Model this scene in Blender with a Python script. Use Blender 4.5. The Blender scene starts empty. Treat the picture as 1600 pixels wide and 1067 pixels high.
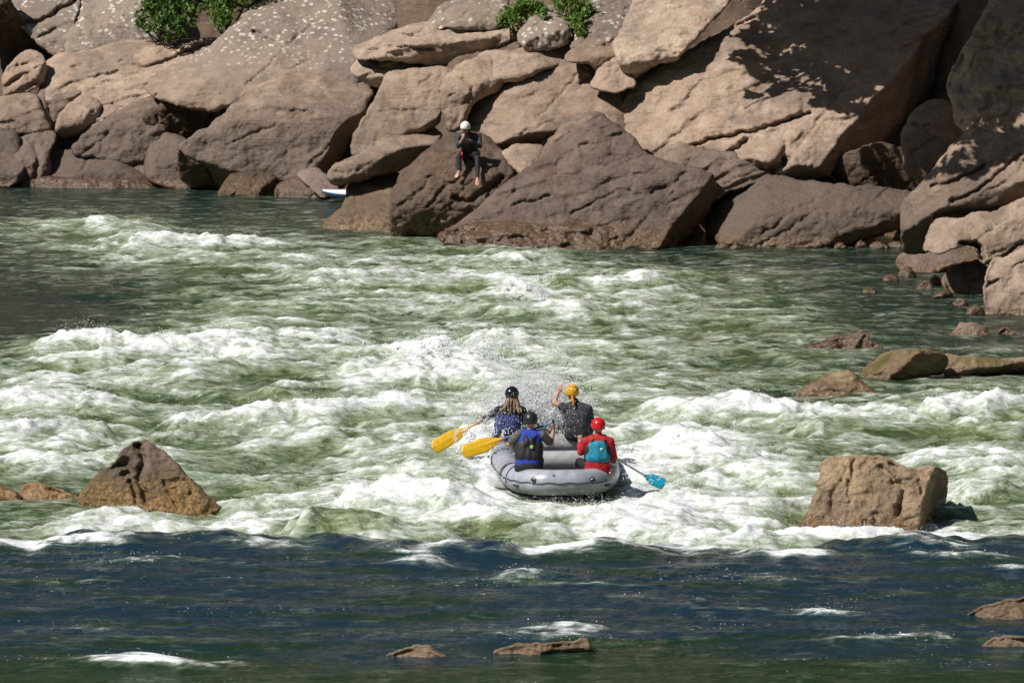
import bpy, bmesh, math, random
import numpy as np
from mathutils import Vector, Matrix

random.seed(11)
scene = bpy.context.scene
COL = scene.collection

# ------------------------------------------------------------------ camera model (metres, x right, y away, z up)
FOC, CAM_H = 8000.0, 12.3
PITCH = math.atan(983.5 / FOC)
CP, SP = math.cos(PITCH), math.sin(PITCH)

def ray(px, py):
    u = (np.asarray(px, float) - 800.0) / FOC
    v = (533.5 - np.asarray(py, float)) / FOC
    return u, CP + v * SP, -SP + v * CP

def on_z(px, py, z=0.0):
    dx, dy, dz = ray(px, py)
    t = (z - CAM_H) / dz
    return Vector((float(dx * t), float(dy * t), float(z)))

def on_y(px, py, Y):
    dx, dy, dz = ray(px, py)
    t = Y / dy
    return Vector((float(dx * t), float(Y), float(CAM_H + dz * t)))

def project(x, y, z):
    zz = z - CAM_H
    f = y * CP - zz * SP
    u = y * SP + zz * CP
    return 800 + FOC * x / f, 533.5 - FOC * u / f

SUN = Vector((-0.58, -0.34, 0.78)).normalized()        # towards the sun

# ------------------------------------------------------------------ noise
_r = np.random.RandomState(5)
_p = _r.permutation(256)
PERM = np.concatenate([_p, _p, _p])
_g = _r.normal(size=(256, 3)); _g /= np.linalg.norm(_g, axis=1)[:, None]
_a = _r.rand(256) * 2 * np.pi
_g2 = np.stack([np.cos(_a), np.sin(_a)], 1)

def perlin3(x, y, z):
    xi, yi, zi = np.floor(x), np.floor(y), np.floor(z)
    xf, yf, zf = x - xi, y - yi, z - zi
    xi, yi, zi = xi.astype(np.int64) & 255, yi.astype(np.int64) & 255, zi.astype(np.int64) & 255
    f = lambda t: t * t * t * (t * (t * 6 - 15) + 10)
    u, v, w = f(xf), f(yf), f(zf)
    def g(i, j, k):
        h = PERM[PERM[PERM[xi + i] + yi + j] + zi + k]
        q = _g[h]
        return q[..., 0] * (xf - i) + q[..., 1] * (yf - j) + q[..., 2] * (zf - k)
    a = g(0,0,0) + u * (g(1,0,0) - g(0,0,0)); b = g(0,1,0) + u * (g(1,1,0) - g(0,1,0))
    c = g(0,0,1) + u * (g(1,0,1) - g(0,0,1)); d = g(0,1,1) + u * (g(1,1,1) - g(0,1,1))
    e = a + v * (b - a); h = c + v * (d - c)
    return e + w * (h - e)

def perlin2(x, y):
    xi, yi = np.floor(x), np.floor(y)
    xf, yf = x - xi, y - yi
    xi, yi = xi.astype(np.int64) & 255, yi.astype(np.int64) & 255
    f = lambda t: t * t * t * (t * (t * 6 - 15) + 10)
    u, v = f(xf), f(yf)
    def g(i, j):
        q = _g2[PERM[PERM[xi + i] + yi + j]]
        return q[..., 0] * (xf - i) + q[..., 1] * (yf - j)
    a = g(0,0) + u * (g(1,0) - g(0,0)); b = g(0,1) + u * (g(1,1) - g(0,1))
    return (a + v * (b - a)) * 1.4

def fbm3(P, sc, octv=4, gain=0.5, seed=0.0):
    o, a, f = 0, 1.0, 1.0 / sc
    for i in range(octv):
        o = o + a * perlin3(P[..., 0] * f + seed + 13.7 * i, P[..., 1] * f + 7.1 * i, P[..., 2] * f + seed)
        a *= gain; f *= 2.03
    return o

def fbm2(x, y, sc, octv=4, gain=0.5, seed=0.0):
    o, a, f = 0, 1.0, 1.0 / sc
    for i in range(octv):
        o = o + a * perlin2(x * f + seed + 13.7 * i, y * f + 5.3 * i - seed)
        a *= gain; f *= 2.03
    return o

def sstep(a, b, x):
    t = np.clip((x - a) / (b - a), 0, 1)
    return t * t * (3 - 2 * t)

# ------------------------------------------------------------------ objects
def tag(o, label=None, cat=None, group=None, kind=None):
    if label: o['label'] = label
    if cat: o['category'] = cat
    if group: o['group'] = group
    if kind: o['kind'] = kind
    return o

def link(name, me, mats, parent=None):
    o = bpy.data.objects.new(name, me)
    COL.objects.link(o)
    for m in (mats if isinstance(mats, (list, tuple)) else [mats]):
        me.materials.append(m)
    if parent is not None:
        o.parent = parent
        o.matrix_parent_inverse = Matrix.Translation(parent.location).inverted()
    return o

def empty(name, loc):
    o = bpy.data.objects.new(name, None)
    COL.objects.link(o)
    o.location = loc
    return o

def mesh_np(name, V, Fq, smooth=True, Ft=None):
    """V n x 3, Fq m x 4 quads, Ft k x 3 triangles"""
    me = bpy.data.meshes.new(name)
    V = np.ascontiguousarray(V, np.float32)
    me.vertices.add(len(V)); me.vertices.foreach_set('co', V.ravel())
    nq = 0 if Fq is None else len(Fq); nt = 0 if Ft is None else len(Ft)
    loops = np.concatenate([np.asarray(Fq).ravel() if nq else np.zeros(0, int), np.asarray(Ft).ravel() if nt else np.zeros(0, int)]).astype(np.int32)
    me.loops.add(len(loops)); me.loops.foreach_set('vertex_index', loops)
    me.polygons.add(nq + nt)
    st = np.concatenate([np.arange(nq) * 4, nq * 4 + np.arange(nt) * 3]).astype(np.int32)
    me.polygons.foreach_set('loop_start', st)
    me.polygons.foreach_set('use_smooth', np.full(nq + nt, smooth, bool))
    me.update(calc_edges=True)
    me.validate()
    return me

# ------------------------------------------------------------------ materials
def new_mat(name):
    m = bpy.data.materials.new(name); m.use_nodes = True
    nt = m.node_tree; nt.nodes.clear()
    out = nt.nodes.new('ShaderNodeOutputMaterial')
    return m, nt, out

class NT:
    """small helper to wire nodes"""
    def __init__(s, nt): s.nt = nt
    def n(s, t, **kw):
        nd = s.nt.nodes.new(t)
        for k, v in kw.items(): setattr(nd, k, v)
        return nd
    def set(s, sock, v):
        if isinstance(v, bpy.types.NodeSocket): s.nt.links.new(v, sock)
        elif isinstance(v, (tuple, list)) and len(v) == 3 and sock.type == 'RGBA': sock.default_value = (*v, 1)
        else: sock.default_value = v
    def math(s, op, a, b=0.0, c=0.0, clamp=False):
        nd = s.n('ShaderNodeMath', operation=op); nd.use_clamp = clamp
        s.set(nd.inputs[0], a); s.set(nd.inputs[1], b); s.set(nd.inputs[2], c)
        return nd.outputs[0]
    def noise(s, vec, scale, detail=4, rough=0.55, dist=0.0):
        nd = s.n('ShaderNodeTexNoise')
        if vec is not None: s.set(nd.inputs['Vector'], vec)
        s.set(nd.inputs['Scale'], scale); s.set(nd.inputs['Detail'], detail)
        s.set(nd.inputs['Roughness'], rough); s.set(nd.inputs['Distortion'], dist)
        return nd.outputs['Fac']
    def range(s, v, a, b, lo=0.0, hi=1.0):
        nd = s.n('ShaderNodeMapRange', interpolation_type='SMOOTHSTEP')
        s.set(nd.inputs[0], v); s.set(nd.inputs[1], a); s.set(nd.inputs[2], b); s.set(nd.inputs[3], lo); s.set(nd.inputs[4], hi)
        return nd.outputs[0]
    def mix(s, f, a, b, blend='MIX'):
        nd = s.n('ShaderNodeMix', data_type='RGBA', blend_type=blend)
        s.set(nd.inputs[0], f); s.set(nd.inputs[6], a); s.set(nd.inputs[7], b)
        return nd.outputs[2]
    def mapping(s, vec, scale=(1,1,1), rot=(0,0,0)):
        nd = s.n('ShaderNodeMapping'); s.set(nd.inputs[0], vec)
        nd.inputs['Scale'].default_value = scale; nd.inputs['Rotation'].default_value = rot
        return nd.outputs[0]
    def pos(s): return s.n('ShaderNodeNewGeometry').outputs['Position']
    def bump(s, h, strength, dist, normal=None):
        nd = s.n('ShaderNodeBump'); s.set(nd.inputs['Height'], h)
        s.set(nd.inputs['Strength'], strength); s.set(nd.inputs['Distance'], dist)
        if normal is not None: s.set(nd.inputs['Normal'], normal)
        return nd.outputs[0]
    def bsdf(s, **kw):
        nd = s.n('ShaderNodeBsdfPrincipled')
        for k, v in kw.items(): s.set(nd.inputs[k.replace('_', ' ')], v)
        return nd

def simple_mat(name, col, rough=0.5, var=0.15, scale=30, bump=0.0, **kw):
    m, nt, out = new_mat(name); h = NT(nt)
    tc = h.n('ShaderNodeTexCoord').outputs['Object']
    ns = h.noise(tc, scale, 5)
    dark = tuple(c * (1 - var * 1.6) for c in col); lite = tuple(min(1, c * (1 + var)) for c in col)
    b = h.bsdf(Base_Color=h.mix(h.range(ns, .3, .7), dark, lite), Roughness=rough, **kw)
    if bump: h.set(b.inputs['Normal'], h.bump(ns, bump, 0.01))
    nt.links.new(b.outputs[0], out.inputs[0])
    return m

def rock_mat(name, tan, light, dark, z0, z1, varn=0.8, lichen=0.0, moss=0.0, wetz=0.22, wetcol=(.085,.050,.025), rust=0.25, streak=0.0, bmp=0.5):
    """sandstone: patches, dark varnish on the lower faces (a stain by flood height), wet brown foot at the waterline, lichen"""
    m, nt, out = new_mat(name); h = NT(nt)
    p = h.pos()
    sep = h.n('ShaderNodeSeparateXYZ'); h.set(sep.inputs[0], p); z = sep.outputs[2]
    nbig = h.noise(p, 0.55, 4, .55, .6)
    nmid = h.noise(p, 2.6, 6, .62, .4)
    nfin = h.noise(p, 17.0, 6, .65)
    ngr = h.noise(p, 70.0, 2, .6)
    pst = h.mapping(p, (0.7, 0.9, 5.0), (0, math.radians(24), 0))
    nst = h.noise(pst, 1.6, 6, .6, .8)
    c = h.mix(h.range(nmid, .35, .68), tan, light)
    c = h.mix(h.range(nbig, .50, .66, 0, .62), c, dark)
    c = h.mix(h.range(h.noise(p, 1.3, 3, .5, .3), .5, .7, 0, .3), c, tuple(v * 1.25 for v in light))
    c = h.mix(h.math('MULTIPLY', h.range(nst, .52, .66), .38), c, tuple(x * .55 for x in tan))
    # rust patches
    c = h.mix(h.math('MULTIPLY', h.range(h.noise(p, 1.1, 5, .6, 1.2), .55, .72), rust), c, (.30, .15, .07))
    # varnish by height with ragged edge
    zz = h.math('ADD', z, h.math('MULTIPLY', h.math('SUBTRACT', nbig, .5), 3.2))
    zz = h.math('ADD', zz, h.math('MULTIPLY', h.math('SUBTRACT', nmid, .5), 1.6))
    v = h.math('MULTIPLY', h.range(zz, z0, z1, 1, 0), varn)
    c = h.mix(v, c, h.mix(h.range(nfin, .35, .65), dark, tuple(x * 1.5 for x in dark)))
    if streak:
        ps = h.mapping(p, (6.0, 6.0, .5)); ns = h.noise(ps, 1.2, 5, .6, .4)
        c = h.mix(h.math('MULTIPLY', h.range(ns, .54, .66), streak), c, tuple(x * .6 for x in dark))
    # grain and pits
    c = h.mix(h.range(nfin, .3, .6, .32, 0), c, tuple(x * .7 for x in dark))
    c = h.mix(h.math('MULTIPLY', h.range(ngr, .3, .7), .25), c, light)
    if lichen > .5:
        c = h.mix(h.range(h.math('ADD', z, h.math('MULTIPLY', nbig, 1.5)), 3.0, 4.4, 0, .55), c, (.24, .205, .178))
    if lichen:
        vo = h.n('ShaderNodeTexVoronoi'); h.set(vo.inputs['Vector'], h.mapping(p, (1, 1, 1))); h.set(vo.inputs['Scale'], 5.5)
        spot = h.math('ADD', vo.outputs['Distance'], h.math('MULTIPLY', h.math('SUBTRACT', nfin, .5), .9))
        area = h.math('MULTIPLY', h.range(h.noise(p, .9, 4, .6), .38, .52), h.range(h.math('ADD', z, h.math('MULTIPLY', nmid, 1.6)), 3.3, 4.7))
        l = h.math('MULTIPLY', h.math('MULTIPLY', h.range(spot, .2, .36, 1, 0), area), lichen)
        c = h.mix(l, c, (.66, .62, .56))
        l2 = h.math('MULTIPLY', h.range(h.noise(p, 9, 6, .7), .56, .66), h.math('MULTIPLY', area, lichen * .7))
        c = h.mix(l2, c, (.50, .46, .41))
    rnd = h.n('ShaderNodeObjectInfo').outputs['Random']
    c = h.mix(1.0, c, h.mix(rnd, (.80, .77, .74), (1.12, 1.10, 1.07)), 'MULTIPLY')
    if moss:
        mm = h.math('MULTIPLY', h.range(h.noise(p, 1.9, 5, .6, .5), .48, .62), moss)
        c = h.mix(mm, c, (.085, .082, .018))
    wz = h.math('ADD', z, h.math('MULTIPLY', h.math('SUBTRACT', nmid, .5), 0.8))
    wet = h.range(wz, wetz * .3, wetz * 1.6, 1, 0)
    wc = h.mix(h.range(nfin, .4, .62), wetcol, tuple(x * 2.6 for x in wetcol))
    c = h.mix(h.math('MULTIPLY', wet, .92), c, wc)
    ro = h.mix(wet, (.85,) * 3, (.22,) * 3)
    hb = h.math('ADD', h.math('MULTIPLY', nfin, .5), h.math('ADD', h.math('MULTIPLY', nmid, 1.4), h.math('MULTIPLY', nst, 1.2)))
    nb = h.bump(hb, bmp * .75, .14)
    nb = h.bump(h.math('ADD', nfin, h.math('MULTIPLY', ngr, .35)), .34, .03, nb)
    b = h.bsdf(Base_Color=c, Roughness=ro, Normal=nb)
    h.set(b.inputs['Specular IOR Level'], h.math('MULTIPLY_ADD', wet, .4, .15))
    nt.links.new(b.outputs[0], out.inputs[0])
    return m

M = {}
TAN, LIT, DRK = (.345, .248, .186), (.465, .352, .272), (.100, .083, .077)
M['bank'] = rock_mat('bank sandstone', TAN, LIT, DRK, .2, 2.6, .75)
M['lichen'] = rock_mat('lichened sandstone', (.29, .212, .158), (.38, .288, .222), (.15, .12, .105), -1, 1, .3, lichen=.95)
M['pale'] = rock_mat('pale sandstone', (.385, .285, .215), (.50, .385, .298), DRK, -.5, 1.2, .5, lichen=.25, streak=.2)
M['grey'] = rock_mat('grey stained sandstone', (.305, .220, .166), (.42, .315, .24), (.088, .070, .061), 1.4, 3.1, .85, streak=.3)
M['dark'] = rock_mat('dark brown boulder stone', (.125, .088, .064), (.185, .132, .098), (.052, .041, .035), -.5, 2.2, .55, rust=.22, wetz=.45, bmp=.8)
M['purple'] = rock_mat('purple brown boulder stone', (.140, .102, .084), (.195, .148, .122), (.056, .046, .042), -.5, 1.6, .5, rust=.22, wetz=.5, bmp=.7)
M['orange'] = rock_mat('orange river stone', (.25, .150, .072), (.31, .205, .11), (.09, .06, .04), -.5, .6, .5, rust=.3, wetz=.3, wetcol=(.135, .078, .026))
M['shoal'] = rock_mat('tan shoal stone', (.22, .16, .11), (.31, .23, .16), (.10, .07, .05), -1, 0, .3, rust=.4, moss=.2, wetz=.36)
M['ochre'] = rock_mat('ochre brown stone', (.175, .122, .078), (.255, .185, .122), (.085, .066, .055), .2, 1.3, .55, rust=.35, wetz=.3, wetcol=(.10, .056, .024))
M['wet'] = rock_mat('wet river stone', (.135, .092, .062), (.20, .142, .10), (.05, .036, .028), -.5, .7, .4, rust=.2, wetz=.8, wetcol=(.066, .040, .022))
M['moss'] = rock_mat('mossy river stone', (.25, .18, .105), (.33, .245, .155), (.07, .05, .035), -.5, .5, .5, moss=.75, wetz=.22)
M['river'] = rock_mat('weathered river stone', (.375, .268, .165), (.48, .355, .23), (.105, .08, .066), .3, 1.1, .6, rust=.25, streak=.5, wetz=.2, wetcol=(.10, .052, .02), bmp=.8)
M['peak'] = rock_mat('dark peaked river stone', (.225, .168, .128), (.30, .225, .172), (.09, .07, .06), 2, 3, .3, rust=.2, streak=.4, wetz=.42, moss=.35, wetcol=(.150, .088, .030), bmp=.9)
# ------------------------------------------------------------------ far bank: where its waterline runs, and how it climbs
from mathutils.geometry import delaunay_2d_cdt
WL = [(-150, 292), (0, 292), (230, 290), (440, 305), (500, 309), (530, 318), (548, 340), (600, 362), (700, 372), (1040, 386), (1120, 380), (1400, 388), (1540, 465), (1600, 490), (1800, 540)]
WLP = [on_z(a, b, 0.0) for a, b in WL]
WLx = np.array([p.x for p in WLP]); WLy = np.array([p.y for p in WLP])
WLpx = np.array([a for a, b in WL], float)
BK = 1.15

def bank_t(px, py, off=0.0):
    """ray length to the climbing bank surface"""
    dx, dy, dz = ray(px, py)
    yw = np.interp(px, WLpx, WLy)
    return (yw + off + BK * CAM_H) / (dy - BK * dz)

CAM = np.array([0.0, 0.0, CAM_H])
T_ = (-.10, -.46, .88); S_ = (-.02, -.64, .77); F_ = (-.05, -.93, .36); W_ = (-.03, -.80, .60)
R_ = (.88, -.42, .02); U_ = (.20, -.62, -.76); L_ = (-.72, -.58, .38); RS = (.62, -.70, .10)

def Z5(*p): return [(x * .35, y * .35) for x, y in p]
def Z6(*p): return [(500 + x * .37483, y * .37483) for x, y in p]
def Z7(*p): return [(1040 + x * .37483, y * .37483) for x, y in p]
def Z8(*p): return [(1100 + x * .3125, 350 + y * .3125) for x, y in p]
def ZA(*p): return [(x / 3.2, 620 + y / 3.2) for x, y in p]
def ZB(*p): return [(1100 + x / 3.2, 640 + y / 3.2) for x, y in p]
def ZC(*p): return [(550 + x * .28125, 980 + y * .28125) for x, y in p]
def ZD(*p): return [(1000 + x * .375, 840 + y * .375) for x, y in p]
def ZE(*p): return [(1350 + x * .18741, 300 + y * .18741) for x, y in p]

def smooth_outline(pts, step, wig, seed):
    P = np.array(pts, float)
    for it in range(2):                                   # corner cutting, the first pass gentle
        q = .14 if it == 0 else .25
        N = np.roll(P, -1, 0)
        P = np.stack([P * (1 - q) + N * q, P * q + N * (1 - q)], 1).reshape(-1, 2)
    seg = np.linalg.norm(np.roll(P, -1, 0) - P, axis=1)
    cum = np.concatenate([[0], np.cumsum(seg)])
    n = max(24, int(cum[-1] / step))
    s = np.arange(n) / n * cum[-1]
    Pc = np.vstack([P, P[:1]])
    Q = np.stack([np.interp(s, cum, Pc[:, 0]), np.interp(s, cum, Pc[:, 1])], 1)
    wx = fbm2(Q[:, 0], Q[:, 1], 22, 4, .6, seed); wy = fbm2(Q[:, 0], Q[:, 1], 22, 4, .6, seed + 40)
    return Q + wig * np.stack([wx, wy], 1)

def cdt(bnd, step, seed):
    lo, hi = bnd.min(0), bnd.max(0)
    rs = np.random.RandomState(seed)
    gx, gy = np.meshgrid(np.arange(lo[0], hi[0], step), np.arange(lo[1], hi[1], step * .87))
    gx = gx + (np.arange(gx.shape[0]) % 2)[:, None] * step * .5
    G = np.stack([gx.ravel(), gy.ravel()], 1) + rs.uniform(-.22, .22, (gx.size, 2)) * step
    B = np.roll(bnd, -1, 0)
    ins = np.zeros(len(G), bool)                           # even-odd test
    for a, b in zip(bnd, B):
        c = (a[1] > G[:, 1]) != (b[1] > G[:, 1])
        if c.any():
            ins[c] ^= G[c, 0] < (b[0] - a[0]) * (G[c, 1] - a[1]) / (b[1] - a[1]) + a[0]
    G = G[ins]
    d = np.full(len(G), 1e9)
    for k in range(0, len(G), 4000):
        g = G[k:k + 4000]
        d[k:k + 4000] = np.sqrt(((g[:, None, :] - bnd[None]) ** 2).sum(2).min(1))
    keep = d > step * .55
    G, d = G[keep], d[keep]
    pts = [Vector(p) for p in np.vstack([bnd, G])]
    n = len(bnd)
    vo, eo, fo, ov, oe, of = delaunay_2d_cdt(pts, [(i, (i + 1) % n) for i in range(n)], [list(range(n))], 1, 1e-6)
    V = np.array([(v.x, v.y) for v in vo])
    F = np.array([f for f in fo if len(f) == 3], int)
    isb = np.zeros(len(V), bool)
    for i, o in enumerate(ov):
        if any(k < n for k in o): isb[i] = True
    dd = np.zeros(len(V))
    for k in range(0, len(V), 4000):
        g = V[k:k + 4000]
        dd[k:k + 4000] = np.sqrt(((g[:, None, :] - bnd[None]) ** 2).sum(2).min(1))
    dd[isb] = 0
    return V, F, isb, dd

ROCKS = {}
G1 = 'boulders and slabs of the far rocky bank'
_seed = [100]
def rock(key, name, label, outline, planes, mat='bank', off=0.0, R=13, thick=None, rough=.042, big=.22, cracks=(), strata=0.0, sdir=(-.42, .15, 1.0), sper=.34,
         base=None, step=2.5, wig=2.6, k=.035, cham=5, grow=None, cat='boulder', group=None, anchor=None, warp=.35):
    """A boulder: its front is the near side of a convex set of rock faces (each a plane with its own facing), rounded towards the rim,
    roughened along the view line and closed by a back of its own thickness."""
    _seed[0] += 1; sd = _seed[0]
    bnd = smooth_outline(outline, step, wig, sd * 1.3)
    gr = grow if grow is not None else (4.5 if group == G1 else 0.0)
    if gr:
        tv = np.roll(bnd, -2, 0) - np.roll(bnd, 2, 0); tv /= np.linalg.norm(tv, axis=1)[:, None] + 1e-9
        nv = np.stack([tv[:, 1], -tv[:, 0]], 1)
        if ((bnd - bnd.mean(0)) * nv).sum() < 0: nv = -nv
        bnd = bnd + nv * gr
    c = bnd.mean(0)
    ax, ay = planes[0][:2] if planes[0][0] is not None else c
    fx, fy = (ax, ay) if anchor is None else anchor
    t0 = float(bank_t(fx, fy, off)) if base is None else float(base / ray(fx, fy)[1])
    pl = []
    def plane_t(n, A, px, py):
        dx, dy, dz = ray(px, py)
        D = np.stack([dx, dy, dz], -1)
        nd = D @ n
        nd = np.minimum(nd, -.045)
        return (n @ (A - CAM)) / nd
    def surf(px, py, kk=k):
        ts = [plane_t(n, A, px, py) for n, A in pl]
        m = np.max(ts, 0)
        return m + kk * np.log(sum(np.exp((t - m) / kk) for t in ts))
    for i, (x, y, n) in enumerate(planes):
        n = np.array(n, float); n /= np.linalg.norm(n)
        if x is None: x, y = c
        dx, dy, dz = ray(x, y)
        t = t0 if i == 0 else float(np.max([plane_t(nn, A, np.array(x), np.array(y)) for nn, A in pl]))
        if i == 0 and anchor is not None: x, y = anchor; dx, dy, dz = ray(x, y)
        pl.append((n, CAM + t * np.array([float(dx), float(dy), float(dz)])))
    rs_ = np.random.RandomState(sd); ext = np.ptp(bnd, axis=0) * .5; n0 = pl[0][0]
    for q in range(cham):                                  # extra worn facets near the rim
        th = 2 * np.pi * (q + rs_.uniform(.1, .9)) / cham; rr = rs_.uniform(.42, .72)
        x, y = c[0] + ext[0] * rr * np.cos(th), c[1] - ext[1] * rr * np.sin(th)
        n = n0 + rs_.uniform(.22, .55) * np.array([np.cos(th), .15, np.sin(th) * .8]); n /= np.linalg.norm(n)
        if n[1] > -.25: continue
        dx, dy, dz = ray(x, y); tt = [float(plane_t(nn, A, np.array(x), np.array(y))) for nn, A in pl]; t = max(tt)
        if int(np.argmax(tt)) != 0 and len(tt) > 1: continue
        pl.append((n, CAM + t * np.array([float(dx), float(dy), float(dz)])))
    R = min(R, .11 * float(np.ptp(bnd, axis=0).min()) + 3) * .72
    if min(ext) > 26 and sd < 160:                          # joints along the bedding
        cracks = list(cracks)
        for q in range(int(min(2, ext.min() // 26))):
            x, y = c + rs_.uniform(-.62, .62, 2) * ext; L = rs_.uniform(.15, .5) * ext[0]; an = -rs_.uniform(-.15, .95)
            pts = [(x + L * s * np.cos(an) + rs_.normal(0, 2), y + L * s * np.sin(an) + rs_.normal(0, 2)) for s in (-1, -.4, .1, .6, 1)]
            cracks.append((pts, rs_.uniform(1.3, 2.2), rs_.uniform(.03, .09)))
    def build(stp):
        V, Fc, isb, d = cdt(bnd, stp, sd)
        px, py = V[:, 0], V[:, 1]
        dx, dy, dz = ray(px, py); D = np.stack([dx, dy, dz], 1)
        # bend the faces a little so that no rock face is a perfect plane
        P0 = CAM + D * t0
        wx = 16 * warp * fbm2(px, py, 90, 2, .5, sd); wy = 16 * warp * fbm2(px, py, 90, 2, .5, sd + 9)
        t = surf(px + wx, py + wy)
        t = np.clip(t, t0 - 9, t0 + 9)
        return V, Fc, isb, d, D, t
    V, Fc, isb, d, D, t = build(step)
    ppm = FOC / t0
    Rm = R / ppm
    e = np.clip(1 - d / R, 0, 1)
    rim = Rm * 1.15 * (1 - np.sqrt(np.maximum(0, 1 - e * e)))
    P = CAM + D * t[:, None]
    inner = np.clip(d / 6.0, .15, 1)
    dis = big * fbm3(P, 1.7, 3, .5, sd) + rough * 1.6 * fbm3(P, .42, 3, .55, sd + 5) + rough * .7 * np.abs(fbm3(P, .17, 3, .6, sd + 9))
    rg = 1 - np.abs(fbm3(P, .9, 3, .5, sd + 21)) * 2
    dis = dis + rough * 1.6 * np.clip(rg - .78, 0, 1) * 4 * .5
    if strata:
        sv = np.array(sdir, float); sv /= np.linalg.norm(sv)
        q = (P @ sv) / sper + .8 * fbm3(P, 1.3, 3, .5, sd + 3)
        fr = q - np.floor(q)
        gate = np.clip(.5 + 1.6 * fbm3(P, 1.1, 2, .5, sd + 31), 0, 1)
        dis = dis + strata * gate * (sstep(0, .82, fr) - sstep(.82, 1, fr)) - strata * .3
    px, py = V[:, 0], V[:, 1]
    for cr in cracks:
        pts, w, dep = cr
        dm = np.full(len(V), 1e9)
        jx = px + 3 * fbm2(px, py, 18, 3, .6, sd + 2); jy = py + 3 * fbm2(px, py, 18, 3, .6, sd + 3)
        for (x0, y0), (x1, y1) in zip(pts[:-1], pts[1:]):
            L2 = (x1 - x0) ** 2 + (y1 - y0) ** 2 + 1e-9
            s = np.clip(((jx - x0) * (x1 - x0) + (jy - y0) * (y1 - y0)) / L2, 0, 1)
            dm = np.minimum(dm, np.hypot(jx - x0 - s * (x1 - x0), jy - y0 - s * (y1 - y0)))
        dis = dis + dep * np.exp(-(dm / w) ** 2)
    t = t + rim + dis * inner
    Pf = CAM + D * t[:, None]
    # back
    th = thick if thick is not None else np.clip(.55 * min(np.ptp(bnd, axis=0)) / ppm, .35, 2.6)
    V2, F2, isb2, d2, D2, t2 = build(max(step * 3, 7))
    dmx = max(d2.max(), 1e-3)
    back = np.maximum(t2 + .2, t.mean() - .5) + th * np.sqrt(np.clip(d2 / dmx, 0, 1)) + Rm
    Pb = CAM + D2 * back[:, None]
    # stitch: the back's rim points take the front's rim positions
    bi = np.where(isb)[0]; bi2 = np.where(isb2)[0]
    j = ((V2[bi2][:, None, :] - V[bi][None]) ** 2).sum(2).argmin(1)
    rem = np.arange(len(V2)); remap = np.empty(len(V2), int)
    keep = ~isb2
    remap[keep] = len(V) + np.arange(keep.sum())
    remap[bi2] = bi[j]
    VV = np.vstack([Pf, Pb[keep]])
    # orientation: screen y runs down
    def orient(F_, Vv, facing):
        a, b, cc = Vv[F_[:, 0]], Vv[F_[:, 1]], Vv[F_[:, 2]]
        ar = (b[:, 0] - a[:, 0]) * (cc[:, 1] - a[:, 1]) - (b[:, 1] - a[:, 1]) * (cc[:, 0] - a[:, 0])
        flip = (ar > 0) if facing else (ar < 0)
        F_ = F_.copy(); F_[flip] = F_[flip][:, ::-1]
        return F_
    FF = np.vstack([orient(Fc, V, True), remap[orient(F2, V2, False)]])
    me = mesh_np(name, VV, None, True, FF)
    o = link(name, me, M[mat])
    tag(o, label, cat, group)
    ROCKS[key] = (lambda x, y: float(surf(np.array(float(x)), np.array(float(y)))), Pf, V)
    return o

N0 = (None, None)
def P(x, y, n): return (x, y, n)
def c5(x, y, n): return (x * .35, y * .35, n)
def c6(x, y, n): return (500 + x * .37483, y * .37483, n)
def c7(x, y, n): return (1040 + x * .37483, y * .37483, n)
def c8(x, y, n): return (1100 + x * .3125, 350 + y * .3125, n)
def cA(x, y, n): return (x / 3.2, 620 + y / 3.2, n)
def cB(x, y, n): return (1100 + x / 3.2, 640 + y / 3.2, n)
def cE(x, y, n): return (1350 + x * .18741, 300 + y * .18741, n)

# ---- left part of the bank
rock('lich1', 'boulder', 'rock with white lichen crust in the top left corner, above a dark crevice', Z5((30,60),(-20,-60),(350,-90),(345,20),(325,90),(310,180),(285,240),(240,235),(180,200),(120,130)),
     [c5(200, 50, T_), c5(215, 110, F_), c5(250, 180, W_)], 'lichen', off=.9, cracks=[(Z5((110,105),(180,100),(240,60),(340,5)), 3, .3), (Z5((170,165),(220,150),(245,135)), 2, .15)], group=G1)
rock('shade', 'boulder', 'rock face made dark brown to look shadowed, running down from the top left corner', Z5((-80,-90),(25,-60),(55,40),(110,130),(170,190),(225,240),(190,262),(130,235),(80,250),(60,270),(10,240),(-90,230)),
     [c5(60, 120, RS), c5(40, 60, (.55, -.6, -.3))], 'dark', off=.5, rough=.1, group=G1)  # dark stone and faces turned from the sun stand in for a shadow
rock('lich2', 'boulder', 'sloping slab with a lichened top left of the large bush', Z5((325,90),(340,-40),(380,-120),(700,-120),(690,40),(705,130),(705,195),(620,190),(520,200),(400,225),(305,250),(305,190)),
     [c5(480, 40, T_), c5(460, 110, W_), c5(520, 140, (.25, -.85, .42))], 'lichen', off=.7, group=G1, cat='rock slab')
rock('midslab', 'boulder', 'long tan layered slab sloping across the bank below the large bush', Z5((190,310),(250,255),(400,218),(560,185),(720,200),(930,172),(990,190),(980,250),(800,300),(710,340),(680,420),(660,470),(600,500),(520,500),(430,500),(330,440),(250,470),(180,440)),
     [c5(560, 230, T_), c5(480, 320, S_), c5(450, 420, W_)], 'bank', off=.25, strata=.09, cracks=[(Z5((630,300),(720,285),(800,245),(930,200)), 3, .22), (Z5((400,345),(520,325)), 2.2, .13), (Z5((330,300),(370,285)), 2, .1)], group=G1, cat='rock slab')
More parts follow.
